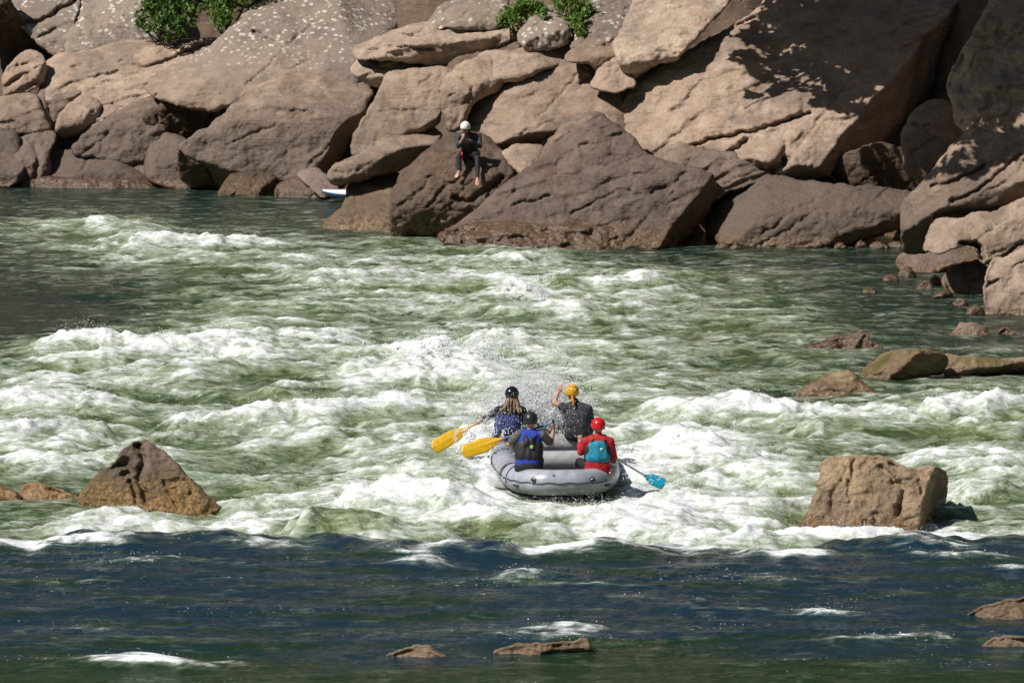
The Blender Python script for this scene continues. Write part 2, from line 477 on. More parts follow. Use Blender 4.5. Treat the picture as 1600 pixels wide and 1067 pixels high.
rock('dome', 'boulder', 'huge smooth dome of rock speckled with white lichen right of the large bush', Z5((645,400),(670,340),(760,295),(860,250),(960,185),(1060,95),(1150,-20),(1200,-120),(1800,-120),(1790,100),(1640,330),(1590,420),(1500,420),(1250,400),(1060,470),(980,500),(850,490),(700,450)),
     [c5(1300, 130, (-.06, -.50, .86)), c5(1150, 330, S_), c5(760, 330, (-.35, -.68, .6)), c5(820, 420, W_)], 'lichen', grow=0, off=.5, rough=.035, big=.3, R=20, cracks=[(Z5((1130,142),(1225,190)), 2.5, .18), (Z5((640,380),(660,440),(700,440)), 4, .35)], group=G1, cat='rock slab')
rock('tanstep', 'boulder', 'tan stepped rocks in a hollow at the left edge below the dark crevice', Z5((20,340),(80,262),(130,230),(185,255),(200,310),(190,360),(130,400),(80,440),(25,430)),
     [c5(120, 270, T_), c5(120, 320, F_), c5(170, 330, R_)], 'bank', off=-.1, strata=.12, rough=.09, group=G1)
rock('tanlow', 'boulder', 'tan weathered rock at the left edge halfway up the bank', Z5((-60,470),(30,440),(110,420),(165,440),(190,520),(225,580),(130,590),(-60,590)),
     [c5(80, 480, S_), c5(100, 540, F_)], 'bank', off=-.15, strata=.08, group=G1)
rock('fold', 'boulder', 'creased grey-brown rock behind the small angular block on the left', Z5((165,420),(250,380),(400,400),(450,430),(450,500),(430,560),(300,620),(240,610),(205,540)),
     [c5(300, 420, S_), c5(260, 480, W_), c5(230, 520, (.5, -.8, .2))], 'grey', off=.1, strata=.1, cracks=[(Z5((210,430),(225,520),(240,590)), 3, .2)], group=G1)
rock('angular', 'boulder', 'small angular block with a dark right side on the left of the bank', Z5((252,565),(290,490),(345,452),(415,440),(438,470),(432,510),(400,570),(350,600),(260,603)),
     [c5(340, 480, T_), c5(320, 525, F_), c5(380, 520, RS), c5(370, 545, U_)], 'bank', off=-.35, rough=.07, group=G1)
rock('chips', 'boulder', 'jumble of small split stone wedged right of the small angular block', Z5((395,585),(430,520),(480,478),(560,480),(610,470),(600,510),(500,560),(420,610)),
     [c5(500, 500, T_), c5(480, 540, W_)], 'bank', off=-.2, strata=.15, rough=.12, group=G1)
rock('rough', 'boulder', 'dark rough boulder with a hollow, in front of the smooth lichened dome', Z5((640,520),(700,490),(760,440),(860,375),(925,362),(955,395),(990,382),(1020,430),(1045,470),(1000,540),(900,590),(800,625),(720,620)),
     [c5(800, 430, S_), c5(830, 470, (.45, -.80, -.15)), c5(900, 500, (.25, -.9, .05)), c5(1000, 430, RS)], 'dark', off=-1.0, rough=.11, big=.15, cracks=[(Z5((930,390),(950,440),(945,500)), 4, .2), (Z5((840,470),(860,560)), 4, .15)], group=G1)
rock('greylong', 'boulder', 'long grey-sided rock with a pale top edge left of the big rounded boulder', Z5((325,660),(400,590),(520,515),(640,450),(735,430),(760,470),(720,520),(745,600),(720,660),(660,715),(560,735),(470,710),(340,690)),
     [c5(560, 500, T_), c5(520, 570, F_), c5(600, 640, W_), c5(690, 600, (.5, -.8, .25))], 'grey', off=-.95, rough=.06, strata=.05, group=G1)
rock('bigleft', 'boulder', 'biggest boulder on the left, tan on top and grey below, with a black right side', Z5((790,650),(870,600),(960,540),(1060,450),(1150,380),(1250,318),(1300,305),(1400,318),(1560,285),(1620,340),(1655,385),(1665,420),(1620,520),(1560,640),(1500,760),(1440,830),(1340,850),(1100,860),(960,860),(880,800),(810,720)),
     [c5(1320, 380, (-.12, -.55, .83)), c5(1200, 520, F_), (547, 178, (.82, -.40, -.40)), c5(860, 720, (-.22, -.6, -.75))], 'grey', grow=0, off=-.9, rough=.045, big=.28, R=16, cracks=[(Z5((1060,520),(1200,490),(1400,510)), 5, .1)], group=G1, thick=2.4)
rock('rounded', 'boulder', 'rounded rock with an orange right face left of the biggest boulder', Z5((650,730),(680,655),(740,610),(800,605),(830,640),(830,740),(880,800),(945,850),(800,850),(690,815),(655,780)),
     [c5(720, 660, S_), c5(750, 720, F_), c5(680, 740, L_)], 'grey', off=-1.1, group=G1)
rock('lowtri', 'boulder', 'triangle of shadow built as a dark rock under the left end of the biggest boulder', Z5((785,655),(840,700),(900,740),(1000,830),(960,860),(860,850),(800,800)),
     [c5(860, 770, (-.1, -.75, -.65))], 'dark', grow=0, off=-1.35, group=G1)  # the boulder's underside shadow, put into dark stone and a down-turned face
rock('flatlow', 'boulder', 'wide low grey rock at the water on the left', Z5((215,710),(260,680),(340,672),(440,690),(520,712),(600,760),(645,790),(640,830),(460,840),(220,830)),
     [c5(400, 710, T_), c5(400, 770, F_)], 'grey', off=-.35, group=G1)
rock('column', 'boulder', 'brown cracked rock standing at the water near the left edge', Z5((60,600),(130,578),(245,590),(235,640),(205,680),(222,800),(180,850),(60,860),(90,760),(70,660)),
     [c5(150, 610, T_), c5(150, 700, F_), c5(200, 720, RS)], 'grey', off=-.25, rough=.08, cracks=[(Z5((130,620),(180,700),(150,800)), 3, .15)], group=G1)
rock('edgelow', 'boulder', 'smooth grey boulder at the waterline, cut by the left edge of the photo', Z5((-70,690),(60,685),(100,735),(95,780),(50,830),(-70,840)),
     [c5(20, 720, T_), c5(20, 770, F_), c5(85, 770, R_)], 'grey', off=-.5, group=G1)
rock('edgemid', 'boulder', 'grey-brown rock on top of the smooth boulder at the left edge', Z5((-70,580),(60,590),(85,640),(80,700),(-70,710)),
     [c5(10, 620, S_), c5(20, 670, F_)], 'grey', off=-.3, group=G1)
rock('wedge', 'boulder', 'dark rough stone in the water in front of the biggest left boulder', Z5((985,870),(1010,820),(1050,772),(1100,745),(1200,750),(1232,790),(1222,825),(1262,865),(1245,905),(1000,905)),
     [c5(1110, 790, S_), c5(1080, 840, F_), c5(1180, 830, RS)], 'dark', off=-.95, rough=.09, group=G1)
rock('flat1', 'boulder', 'thin flat slab leaning beside the dark stone, left of the kayak', Z5((1325,770),(1420,765),(1495,812),(1500,850),(1450,875),(1400,840)),
     [c5(1420, 800, T_)], 'bank', off=-.5, thick=.4, group=G1, cat='rock slab')
rock('flat2', 'boulder', 'low wet ledge at the water between the dark stone and the kayak', Z5((1235,835),(1320,790),(1400,835),(1470,880),(1470,900),(1240,900)),
     [c5(1340, 840, S_), c5(1340, 860, F_)], 'wet', off=-.6, group=G1, cat='rock slab')
rock('ledgewet', 'boulder', 'wet red-brown ledge along the water at the left end of the bank', Z5((50,830),(240,795),(460,812),(640,800),(700,815),(760,850),(500,865),(350,868),(60,865)),
     [c5(380, 828, S_)], 'wet', off=-.75, R=6, rough=.08, thick=.6, group=G1, cat='rock slab')
rock('chute', 'boulder', 'small grey stone filling the gap right of the wide low grey rock', Z5((560,705),(620,695),(660,720),(670,800),(700,830),(640,840),(600,780),(570,740)),
     [c5(620, 730, S_), c5(640, 780, F_)], 'grey', off=-.4, group=G1)

# ---- middle of the bank
rock('tanblock', 'boulder', 'broad tan block sloping toward the dark upright boulder, left of the seated person', Z6((125,590),(180,490),(250,370),(270,300),(420,275),(565,280),(540,340),(520,430),(500,520),(420,560),(330,590),(200,650),(125,650)),
     [c6(380, 370, (.02, -.58, .81)), c6(240, 540, F_), c6(470, 470, (.45, -.75, -.48)), c6(360, 560, W_)], 'bank', grow=0, off=-.05, R=12, group=G1)
rock('ledgetop', 'boulder', 'long flat overhanging ledge with a dark shadow under it, high on the bank', Z6((143,225),(150,198),(200,183),(350,118),(480,98),(740,108),(825,128),(840,160),(745,190),(640,205),(535,240),(520,275),(440,268),(300,240),(170,240)),
     [c6(450, 140, T_), c6(400, 190, W_), c6(460, 222, U_), c6(700, 160, (.1, -.8, -.5))], 'pale', off=-.15, strata=.14, sdir=(-.1, .1, 1), sper=.3, cracks=[(Z6((200,212),(320,195),(470,205)), 2.5, .16)], group=G1, cat='rock slab', thick=1.6)
rock('ledge2', 'boulder', 'lower ledge poking out under the long overhanging ledge', Z6((138,285),(170,240),(330,235),(460,262),(450,290),(300,330),(250,360),(180,330),(150,310)),
     [c6(280, 260, T_), c6(230, 300, F_), c6(220, 322, U_)], 'pale', off=.05, strata=.1, group=G1, cat='rock slab')
rock('ledge3', 'boulder', 'pale rough slab at the top edge of the photo left of the small bush', Z6((450,110),(500,35),(560,5),(640,-40),(780,-40),(775,60),(745,115),(600,112)),
     [c6(620, 30, T_), c6(620, 80, W_)], 'lichen', off=.3, rough=.08, group=G1, cat='rock slab')
rock('block', 'boulder', 'pale lichened block with a dark front standing among the small bushes', Z6((828,140),(900,68),(960,28),(1012,40),(1032,120),(1042,170),(1000,195),(880,205),(838,175)),
     [c6(930, 70, T_), c6(930, 140, (.1, -.95, .05)), c6(1020, 120, R_)], 'lichen', off=-.2, rough=.08, group=G1)
rock('lichslab', 'boulder', 'lichened slab below the block, right of the long overhanging ledge', Z6((640,260),(700,215),(800,228),(880,202),(1050,186),(1060,215),(990,265),(920,290),(830,330),(745,335),(700,300)),
     [c6(850, 250, T_), c6(790, 300, W_)], 'pale', off=-.05, strata=.08, group=G1, cat='rock slab')
rock('upright', 'boulder', 'dark upright pitted boulder above and left of the seated person', Z6((505,380),(535,315),(600,268),(700,235),(765,300),(745,370),(645,412),(612,450),(600,515),(560,548),(538,535),(518,450)),
     [c6(640, 290, T_), c6(570, 400, (-.05, -.95, .28)), c6(620, 400, (.55, -.75, .1))], 'grey', off=-.35, rough=.07, cracks=[(Z6((600,330),(640,360),(620,420)), 4, .12)], group=G1)
rock('backslab', 'boulder', 'giant tan slab sloping up behind the seated person', Z6((603,500),(620,450),(645,405),(760,345),(870,305),(990,258),(1130,246),(1165,290),(1140,350),(1320,335),(1500,330),(1500,520),(1300,560),(1200,520),(1000,545),(880,600),(750,620),(680,590),(610,540)),
     [c6(880, 420, (-.02, -.56, .83)), c6(700, 540, W_), c6(880, 555, (.05, -.68, -.72))], 'bank', off=.0, big=.15, strata=.03, cracks=[(Z6((640,510),(700,520),(750,530)), 2.5, .1), (Z6((760,440),(900,390),(1000,370)), 2, .04), (Z6((1090,350),(1130,320),(1160,290)), 4, .2)], group=G1, cat='rock slab', thick=2.2)
rock('dkwedge', 'boulder', 'brown wedge of rock beneath the pale slab near the small bushes', Z6((1020,250),(1070,200),(1200,150),(1245,210),(1265,250),(1200,280),(1165,295),(1125,255)),
     [c6(1150, 210, S_), c6(1130, 245, (.2, -.9, -.2))], 'grey', off=-.2, group=G1)
rock('tooth', 'boulder', 'small triangular rock poking up between the giant tan slabs', Z6((1125,360),(1180,285),(1242,243),(1290,320),(1320,350),(1230,380)),
     [c6(1210, 310, S_), c6(1180, 330, L_)], 'bank', off=-.3, group=G1)
rock('paleslab', 'boulder', 'pale rough slab at the top edge of the photo right of the small bushes', Z6((1225,190),(1240,160),(1280,90),(1330,-60),(1760,-60),(1650,60),(1560,160),(1480,245),(1380,265),(1340,300),(1290,335),(1262,280)),
     [c6(1420, 120, T_), c6(1330, 230, W_), c6(1330, 260, U_)], 'pale', off=-.1, rough=.07, group=G1, cat='rock slab')
rock('uplichen', 'boulder', 'lichened rock between the small bushes and the pale slab at the top edge', Z6((1040,200),(1090,120),(1100,20),(1150,-60),(1340,-60),(1290,80),(1230,160),(1160,190)),
     [c6(1180, 60, T_)], 'lichen', off=.4, rough=.08, group=G1, cat='rock slab')
rock('longrock', 'boulder', 'long slanting rock with a dark underside left of the seated person', Z6((20,740),(60,685),(170,640),(260,590),(370,530),(460,508),(515,570),(490,610),(400,670),(330,715),(220,738),(120,762),(60,776)),
     [c6(280, 610, T_), c6(220, 680, F_), c6(420, 590, (.5, -.74, -.4)), c6(130, 720, W_)], 'bank', grow=1, off=-.4, strata=.07, group=G1)
rock('yellow', 'boulder', 'yellow-brown block at the water left of the seated person, hiding the kayak stern', Z6((110,860),(120,772),(200,742),(330,725),(345,800),(330,990),(200,990),(20,970),(20,930),(70,900)),
     [c6(210, 760, T_), c6(200, 850, (-.15, -.82, .55))], 'ochre', off=-1.0, group=G1)
rock('seat', 'boulder', 'dark brown boulder that the person in black sits on', Z6((290,985),(292,800),(330,730),(400,660),(500,580),(560,552),(620,548),(700,560),(775,640),(808,700),(800,760),(720,830),(660,900),(580,970),(430,1000),(340,1005)),
     [c6(560, 610, (-.12, -.56, .82)), c6(500, 760, (-.08, -.86, .50)), c6(720, 720, (.42, -.84, .33)), c6(620, 850, (.1, -.85, -.5))], 'dark', off=-1.15, rough=.075, big=.2, cracks=[(Z6((560,820),(600,850),(660,820),(760,740)), 4, .22), (Z6((450,860),(520,780),(600,740)), 3, .12), (Z6((330,860),(420,800),(460,740)), 3, .1)], group=G1, grow=0)
rock('gaptan', 'boulder', 'small sunlit tan rock in the gap right of the seated person', Z6((765,640),(810,608),(930,618),(915,680),(850,730),(800,690)),
     [c6(850, 650, S_)], 'bank', off=-.45, group=G1)
rock('tanlean', 'boulder', 'sunlit tan slab leaning against the back of the big pyramid boulder', Z6((900,690),(940,620),(1000,545),(1120,480),(1190,480),(1100,540),(1010,600),(930,690)),
     [c6(1030, 560, S_)], 'bank', off=-.5, group=G1, cat='rock slab')
rock('pyramid', 'boulder', 'huge purple-brown pyramid boulder at the water with a black right side', Z6((500,960),(560,935),(640,880),(720,800),(830,720),(900,670),(1010,570),(1110,508),(1170,482),(1230,510),(1300,570),(1360,640),(1480,680),(1590,700),(1645,725),(1665,790),(1645,850),(1580,940),(1480,1050),(1200,1050),(900,1020),(700,1000)),
     [c6(1100, 760, (-.10, -.74, .66)), c6(1240, 560, (.12, -.60, .79)), (1078, 312, (.86, -.42, -.28)), c6(1100, 960, (-.1, -.80, .58)), c6(800, 860, (-.45, -.66, .60))], 'purple', off=-1.5, rough=.05, big=.2, strata=.07, sdir=(-.3, .25, 1), sper=.5,
     cracks=[(Z6((800,860),(850,840),(960,820)), 2.2, .10), (Z6((1050,890),(1130,850),(1250,790),(1340,820)), 2, .09), (Z6((1380,800),(1440,780)), 2.5, .1), (Z6((1090,610),(1110,600)), 4, .1), (Z6((1160,690),(1290,670),(1450,720)), 1.8, .06), (Z6((620,960),(760,900),(840,720)), 2, .06)], group=G1, thick=3, grow=0)
rock('foot', 'boulder', 'red-brown wet ledge washed by the river at the foot of the pyramid boulder', Z6((480,990),(620,940),(800,930),(1000,950),(1150,950),(1300,960),(1450,1000),(1480,1045),(1300,1060),(900,1040),(600,1020)),
     [c6(1000, 990, (-.05, -.62, .78))], 'wet', off=-1.65, R=8, rough=.13, big=.2, group=G1, cat='rock slab')

# ---- right part of the bank
rock('treeslab', 'boulder', 'giant slab dappled by tree shadow, dropping into the dark overhang on the right', Z7((-330,560),(-180,430),(-60,300),(30,250),(150,190),(370,70),(480,-80),(1400,-80),(1320,80),(1260,220),(1150,340),(1000,490),(900,580),(860,620),(780,680),(660,730),(560,755),(480,745),(420,700),(340,660),(250,690),(120,705),(0,660),(-120,600)),
     [c7(500, 330, (-.04, -.60, .80)), c7(720, 560, (.08, -.78, .62)), c7(775, 520, (.84, -.48, -.25)), c7(560, 690, (.05, -.70, -.70))], 'bank', off=-.05, big=.22, R=18, strata=.10, sdir=(-.55, .1, 1), sper=.55,
     cracks=[(Z7((90,620),(200,580),(350,550),(460,520),(600,470)), 3, .28), (Z7((100,690),(240,660),(340,590)), 4, .3), (Z7((360,690),(430,715),(500,670)), 7, .5), (Z7((280,120),(330,90),(370,72)), 3, .2), (Z7((500,600),(490,680)), 4, .12)], group=G1, cat='rock slab', thick=2.5)
rock('strata', 'boulder', 'layered grey-brown rock between the pyramid boulder and the dappled slab', Z7((-60,650),(60,600),(180,640),(330,640),(370,690),(460,740),(360,760),(260,790),(200,830),(100,800),(0,720)),
     [c7(180, 680, S_), c7(240, 730, W_)], 'grey', off=-.55, strata=.14, group=G1)
rock('lowwide', 'boulder', 'wide low grey-blue rock at the water right of the pyramid boulder', Z7((170,960),(190,850),(270,755),(360,728),(560,758),(640,772),(1010,798),(1040,850),(1000,930),(940,960),(860,985),(740,1040),(400,1040),(250,1020)),
     [c7(560, 800, T_), c7(520, 890, F_), c7(860, 940, (.3, -.75, -.55))], 'grey', off=-.75, strata=.04, big=.14, cracks=[(Z7((560,870),(640,830),(700,800)), 2, .06)], group=G1, cat='rock slab')
rock('rightslab', 'boulder', 'big bluish slab rising to the right edge of the photo, its lower edge undercut', Z7((985,920),(1000,840),(1060,780),(1120,710),(1250,560),(1400,445),(1480,405),(1700,340),(1700,700),(1500,850),(1400,890),(1300,900),(1200,910),(1120,990),(1100,1050),(1000,1050)),
     [c7(1350, 640, (-.30, -.60, .74)), c7(1200, 820, (-.2, -.70, .68)), c7(1180, 880, (.1, -.7, -.7)), c7(1060, 960, (.15, -.85, -.45))], 'grey', off=-.9, strata=.12, sdir=(-.6, .1, 1), sper=.5,
     cracks=[(Z7((1110,775),(1200,760),(1330,690)), 3, .2), (Z7((1190,840),(1300,800),(1480,640)), 3, .2), (Z7((1130,900),(1260,880),(1400,870)), 4, .25)], group=G1, cat='rock slab', thick=2)
rock('caverock', 'boulder', 'rock inside the dark overhang with a few spots of sun', Z7((990,560),(1040,470),(1110,420),(1200,440),(1260,520),(1240,600),(1160,690),(1060,760),(1000,700)),
     [c7(1120, 520, (.05, -.8, .55))], 'grey', off=1.4, group=G1)
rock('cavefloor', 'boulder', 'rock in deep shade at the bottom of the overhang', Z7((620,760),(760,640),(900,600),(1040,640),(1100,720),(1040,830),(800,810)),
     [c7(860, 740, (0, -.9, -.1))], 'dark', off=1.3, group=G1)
rock('shaderight', 'boulder', 'rock in the tree shade in the upper right corner', Z7((1180,330),(1260,200),(1330,60),(1420,-80),(1720,-80),(1720,340),(1500,420),(1380,500),(1290,560),(1220,520)),
     [c7(1440, 250, (-.1, -.75, .65)), c7(1300, 300, L_)], 'bank', off=.1, rough=.12, big=.4, group=G1)
rock('brightbit', 'boulder', 'small bright tan stone caught in the sun among the shaded rocks at the upper right', Z7((1262,480),(1285,420),(1325,400),(1358,430),(1350,465),(1300,485)),
     [c7(1310, 445, S_)], 'pale', off=-.75, R=7, group=G1)
rock('cornerslab', 'boulder', 'smooth tan slab at the right edge above the waterline blocks', ZE((560,330),(600,240),(850,240),(920,190),(1050,200),(1240,110),(1420,40),(1420,480),(1180,540),(1050,610),(985,580),(940,460),(830,430),(700,470),(620,500),(510,470)),
     [cE(1050, 330, (-.12, -.60, .79)), cE(700, 350, W_), cE(900, 480, (.2, -.85, .2))], 'pale', off=-1.05, cracks=[(ZE((1000,610),(1150,560),(1330,420)), 2.5, .18), (ZE((830,440),(940,450),(985,570)), 5, .5)], group=G1, cat='rock slab')
rock('wlflat', 'boulder', 'slanting flat-topped block at the water on the right, with a black notch under it', ZE((270,580),(330,520),(470,490),(620,500),(830,510),(900,530),(920,570),(740,620),(620,690),(480,750),(400,720),(290,620)),
     [cE(560, 550, T_), cE(480, 650, (-.2, -.8, .55)), cE(700, 620, (.35, -.70, -.62))], 'bank', off=-1.2, step=2, R=8, group=G1)
rock('wlred', 'boulder', 'low reddish wet stone just off the right bank', ZE((70,745),(110,670),(180,635),(330,630),(390,680),(415,750),(330,790),(80,790)),
     [cE(250, 670, S_), cE(220, 720, F_)], 'wet', off=-1.3, step=2, R=8, group=G1)
rock('wlround', 'boulder', 'rounded grey-pink stone between the notched block and the right edge block', ZE((665,730),(720,650),(850,600),(960,580),(1040,640),(1050,720),(1050,880),(900,900),(700,860)),
     [cE(860, 640, S_), cE(840, 740, F_)], 'bank', off=-1.5, step=2, R=9, group=G1)
rock('wlblock', 'boulder', 'tall tan block at the waterline cut by the right edge of the photo', ZE((1030,740),(1050,640),(1110,570),(1180,570),(1330,480),(1480,440),(1480,1060),(1150,1080),(1020,1040),(1015,900)),
     [cE(1220, 600, S_), cE(1180, 760, F_), cE(1060, 900, (-.4, -.85, .3))], 'pale', off=-1.75, step=2, R=10, cracks=[(ZE((1050,765),(1110,740)), 2, .12)], group=G1)
rock('dot', 'river_stone', 'small wet orange stone with a bright glint, off the right bank', ZE((-20,850),(10,800),(50,782),(100,800),(125,850),(80,880)),
     [cE(50, 820, S_)], 'wet', base=on_z(1358, 459, 0).y, step=2, R=6, cat='stone')

# ---- stones in the river
GR = 'rocks standing in the river'
def river(key, name, label, outline, planes, mat, wl, cat='rock', **kw):
    return rock(key, name, label, outline, planes, mat, base=on_z(wl[0], wl[1], .32 if wl[1] > 900 else 0.0).y + kw.pop('dy', 0.0), anchor=wl, cat=cat, **kw)
river('brown', 'river_rock', 'low wet brown rock ridge in the river near the right bank', Z8((470,640),(540,595),(660,565),(740,545),(780,520),(825,545),(830,580),(890,600),(910,650),(700,670)),
      [c8(700, 625, (-.1, -.66, .74)), c8(800, 570, F_)], 'wet', (1320, 545), rough=.1, R=7, step=2)
river('palebump', 'river_rock', 'rounded pale stone off the right bank, larger of two side by side', Z8((1210,575),(1250,525),(1280,490),(1340,486),(1400,510),(1440,550),(1460,590),(1330,600)),
      [c8(1330, 560, W_), c8(1330, 520, T_)], 'bank', (1516, 526), R=8, step=2)
river('palebump2', 'river_rock', 'small pale stone right beside the rounded pale stone off the right bank', Z8((1455,560),(1480,520),(1515,508),(1550,540),(1600,550),(1640,545),(1640,590),(1470,590)),
      [c8(1510, 555, W_), c8(1510, 530, T_)], 'wet', (1575, 525), R=6, step=2)
river('longledge', 'river_rock', 'long mossy rock bar like a log running to the right edge of the photo', Z8((1180,660),(1230,650),(1330,660),(1480,668),(1640,662),(1700,670),(1700,765),(1400,768),(1200,770)),
      [c8(1400, 700, W_), c8(1400, 685, T_), c8(1400, 715, U_)], 'moss', (1500, 590), R=7, rough=.04, big=.08, step=2)
river('angular2', 'river_rock', 'angular rock with a black triangular face, joined to the mossy rock bar', Z8((740,790),(800,720),(870,650),(960,628),(1080,622),(1170,640),(1215,665),(1230,700),(1190,745),(1080,780),(960,820),(880,800),(820,800)),
      [c8(930, 700, (-.45, -.62, .64)), c8(1050, 645, T_), c8(985, 715, (.52, -.74, -.42))], 'moss', (1390, 600), R=8, rough=.06, step=2)
river('mossy', 'river_rock', 'small rounded rock with green moss on top and an orange foot', Z8((450,850),(540,790),(600,755),(690,725),(740,735),(780,775),(820,810),(890,850),(850,890),(480,880)),
      [c8(680, 830, W_), c8(680, 760, (-.1, -.5, .86))], 'moss', (1310, 615), R=9, rough=.06, step=2)
river('peakrock', 'river_rock', 'dark peaked rock with orange flanks standing in the rapids on the left', ZA((380,510),(430,440),(500,372),(575,325),(600,270),(660,228),(720,213),(780,238),(860,300),(930,380),(1000,450),(1060,510),(1140,570),(1230,610),(1200,660),(900,660),(700,630),(500,610),(390,560)),
      [cA(760, 560, (-.05, -.84, .54)), cA(500, 430, (-.55, -.70, .46)), cA(960, 480, (.48, -.68, .55)), cA(700, 300, (-.2, -.85, .5)), cA(760, 250, (.0, -.6, .8))], 'peak', (235, 800), rough=.06, big=.16, R=10, step=2, k=.05,
      cracks=[(ZA((690,240),(720,330),(690,400),(730,520)), 5, .18), (ZA((580,350),(640,330),(660,370),(620,390)), 6, .16), (ZA((650,420),(680,520)), 3, .13), (ZA((820,420),(870,520)), 3, .08)], thick=1.3)
river('low1', 'river_rock', 'low orange stone left of the dark peaked rock', ZA((70,520),(95,462),(145,420),(220,432),(330,470),(395,500),(400,540),(200,550)),
      [cA(230, 500, W_), cA(200, 450, T_)], 'orange', (70, 780), R=8, step=2)
river('low2', 'river_rock', 'low orange stone cut by the left edge of the photo', ZA((-60,450),(10,440),(60,460),(100,480),(110,530),(-60,540)),
      [cA(20, 500, W_), cA(20, 460, T_)], 'orange', (10, 781), R=8, step=2)
river('blockrock', 'river_rock', 'tan flat-topped block with a black right side, standing in the rapids', ZB((430,640),(470,570),(530,505),(538,430),(575,400),(552,372),(582,340),(573,270),(620,235),(700,228),(800,220),(880,228),(960,258),(1030,290),(1130,284),(1195,298),(1224,340),(1212,440),(1200,600),(1190,660),(900,680),(600,670)),
      [cB(820, 590, (-.16, -.86, .48)), cB(820, 300, (-.05, -.62, .78)), cB(1110, 440, (.95, -.26, -.17)), cB(540, 540, (-.55, -.72, .42))], 'river', (1360, 832), rough=.06, big=.16, R=12, step=2, k=.05,
      cracks=[(ZB((750,250),(740,330)), 3, .1), (ZB((890,290),(960,360),(1000,400),(970,520)), 4, .14), (ZB((640,420),(640,520)), 3, .06), (ZB((720,360),(730,460)), 3, .06), (ZB((855,520),(850,600)), 4, .1), (ZB((940,270),(965,285)), 5, .12), (ZB((1080,360),(1085,420)), 3, .08)], thick=1.5)
river('near1', 'river_rock', 'small tan rock breaking the calm water near the bottom edge', ZC((150,165),(230,135),(300,105),(350,88),(430,92),(460,125),(510,145),(560,165),(480,185),(200,185)),
      [ZC((360, 150))[0] + (W_,), ZC((360, 110))[0] + (T_,)], 'shoal', (650, 1026), R=6, step=2, rough=.05)
river('near2', 'river_rock', 'long low tan rock like a log in the calm water near the bottom edge', ZC((680,160),(780,132),(900,95),(980,82),(1150,82),(1230,68),(1300,55),(1330,75),(1325,110),(1375,135),(1350,165),(1000,170)),
      [ZC((1050, 150))[0] + (W_,), ZC((1100, 100))[0] + (T_,), ZC((1150, 132))[0] + (U_,)], 'shoal', (850, 1022), R=6, step=2, rough=.05)
river('near3', 'river_rock', 'flat brown rock at the right edge of the photo above the smaller one', ZD((1330,335),(1380,310),(1420,285),(1500,262),(1600,248),(1700,240),(1700,350),(1400,352)),
      [ZD((1550, 330))[0] + (W_,), ZD((1550, 285))[0] + (T_,)], 'shoal', (1570, 966), R=6, step=2, rough=.05)
river('near4', 'river_rock', 'small flat brown rock in the bottom right corner of the photo', ZD((1415,445),(1470,415),(1520,403),(1620,408),(1700,405),(1700,470),(1450,468)),
      [ZD((1560, 450))[0] + (W_,), ZD((1560, 420))[0] + (T_,)], 'shoal', (1580, 1012), R=6, step=2, rough=.05)

rs = np.random.RandomState(3)
for i, x in enumerate([1128, 1150, 1172, 1190, 1212, 1236, 1258, 1284, 1312, 1345, 1372, 1398]):
    w = rs.uniform(9, 16); y = 381 + rs.uniform(-2, 5)
    river('pebble%d' % i, 'wet_stone', 'small wet red-brown stone in the row along the foot of the wide low grey-blue rock', [(x - w, y + 6), (x - w * .6, y - 4), (x, y - rs.uniform(6, 11)), (x + w * .7, y - 4), (x + w, y + 6)],
          [(x, y, W_)], 'wet', (x, y + 3), cat='stone', R=5, step=2.2, rough=.06, group='small wet stones along the foot of the far bank', dy=-.3)

for i, (x, y, w, hh) in enumerate([(1392, 436, 13, 9), (1418, 428, 17, 12), (1446, 447, 15, 10), (1474, 462, 18, 13), (1500, 474, 14, 11), (1523, 487, 17, 12), (1462, 440, 11, 9)]):
    river('shore%d' % i, 'wet_stone', 'small wet brown stone at the water edge below the notched block on the right bank', [(x - w, y + 7), (x - w * .7, y - hh * .4), (x - w * .1, y - hh), (x + w * .6, y - hh * .6), (x + w, y + 7)],
          [(x, y, W_), (x + w * .3, y - 2, (.5, -.8, .3))], 'wet', (x, y + 4), cat='stone', R=5, step=2.2, rough=.06, group='small wet stones below the notched block', dy=-.2)

# ---- the ground of the far bank, behind and between the boulders, up into the wooded hillside
xs = np.concatenate([np.linspace(-160, -18, 40), np.linspace(-17.5, 17.5, 141), np.linspace(18, 160, 40)])
ss = np.concatenate([np.linspace(-4, 12, 70), np.linspace(12.6, 120, 40)])
X, Sg = np.meshgrid(xs, ss)
yw = np.interp(X, WLx, WLy)
Zg = np.where(Sg < 12, Sg / BK, 12 / BK + (Sg - 12) * .62)
Pg = np.stack([X, yw + Sg, Zg], -1)
am = np.clip((Sg + 1) / 6, .2, 1)
EX = 8 * np.exp(-((X + 3) / 4.5) ** 2) + 12 * np.exp(-((X - 11) / 3.6) ** 2)
Yg = yw + Sg + 2.6 + EX * sstep(-.5, 2.5, Sg) + .5 * am * fbm3(Pg, 2.3, 4, .55, 3.0)
Zg = Zg + .45 * am * fbm3(Pg, 1.6, 4, .55, 8.0) + np.where(Sg > 12, 1.4 * fbm3(Pg, 9, 3, .5, 2.0), 0)
nr, nc = X.shape
idx = np.arange(nr * nc).reshape(nr, nc)
def grid_faces(idx): return np.stack([idx[:-1, :-1], idx[:-1, 1:], idx[1:, 1:], idx[1:, :-1]], -1).reshape(-1, 4)
cut = 71
def strip(a, b):
    Vs = np.stack([X[a:b], Yg[a:b], Zg[a:b]], -1).reshape(-1, 3)
    return mesh_np('s', Vs, grid_faces(np.arange((b - a) * nc).reshape(b - a, nc)))
tag(link('river_bank', strip(0, cut), M['dark']), kind='structure')  # dark stone helps the gaps between boulders read as shade
m, nt, out = new_mat('wooded hillside'); h = NT(nt)
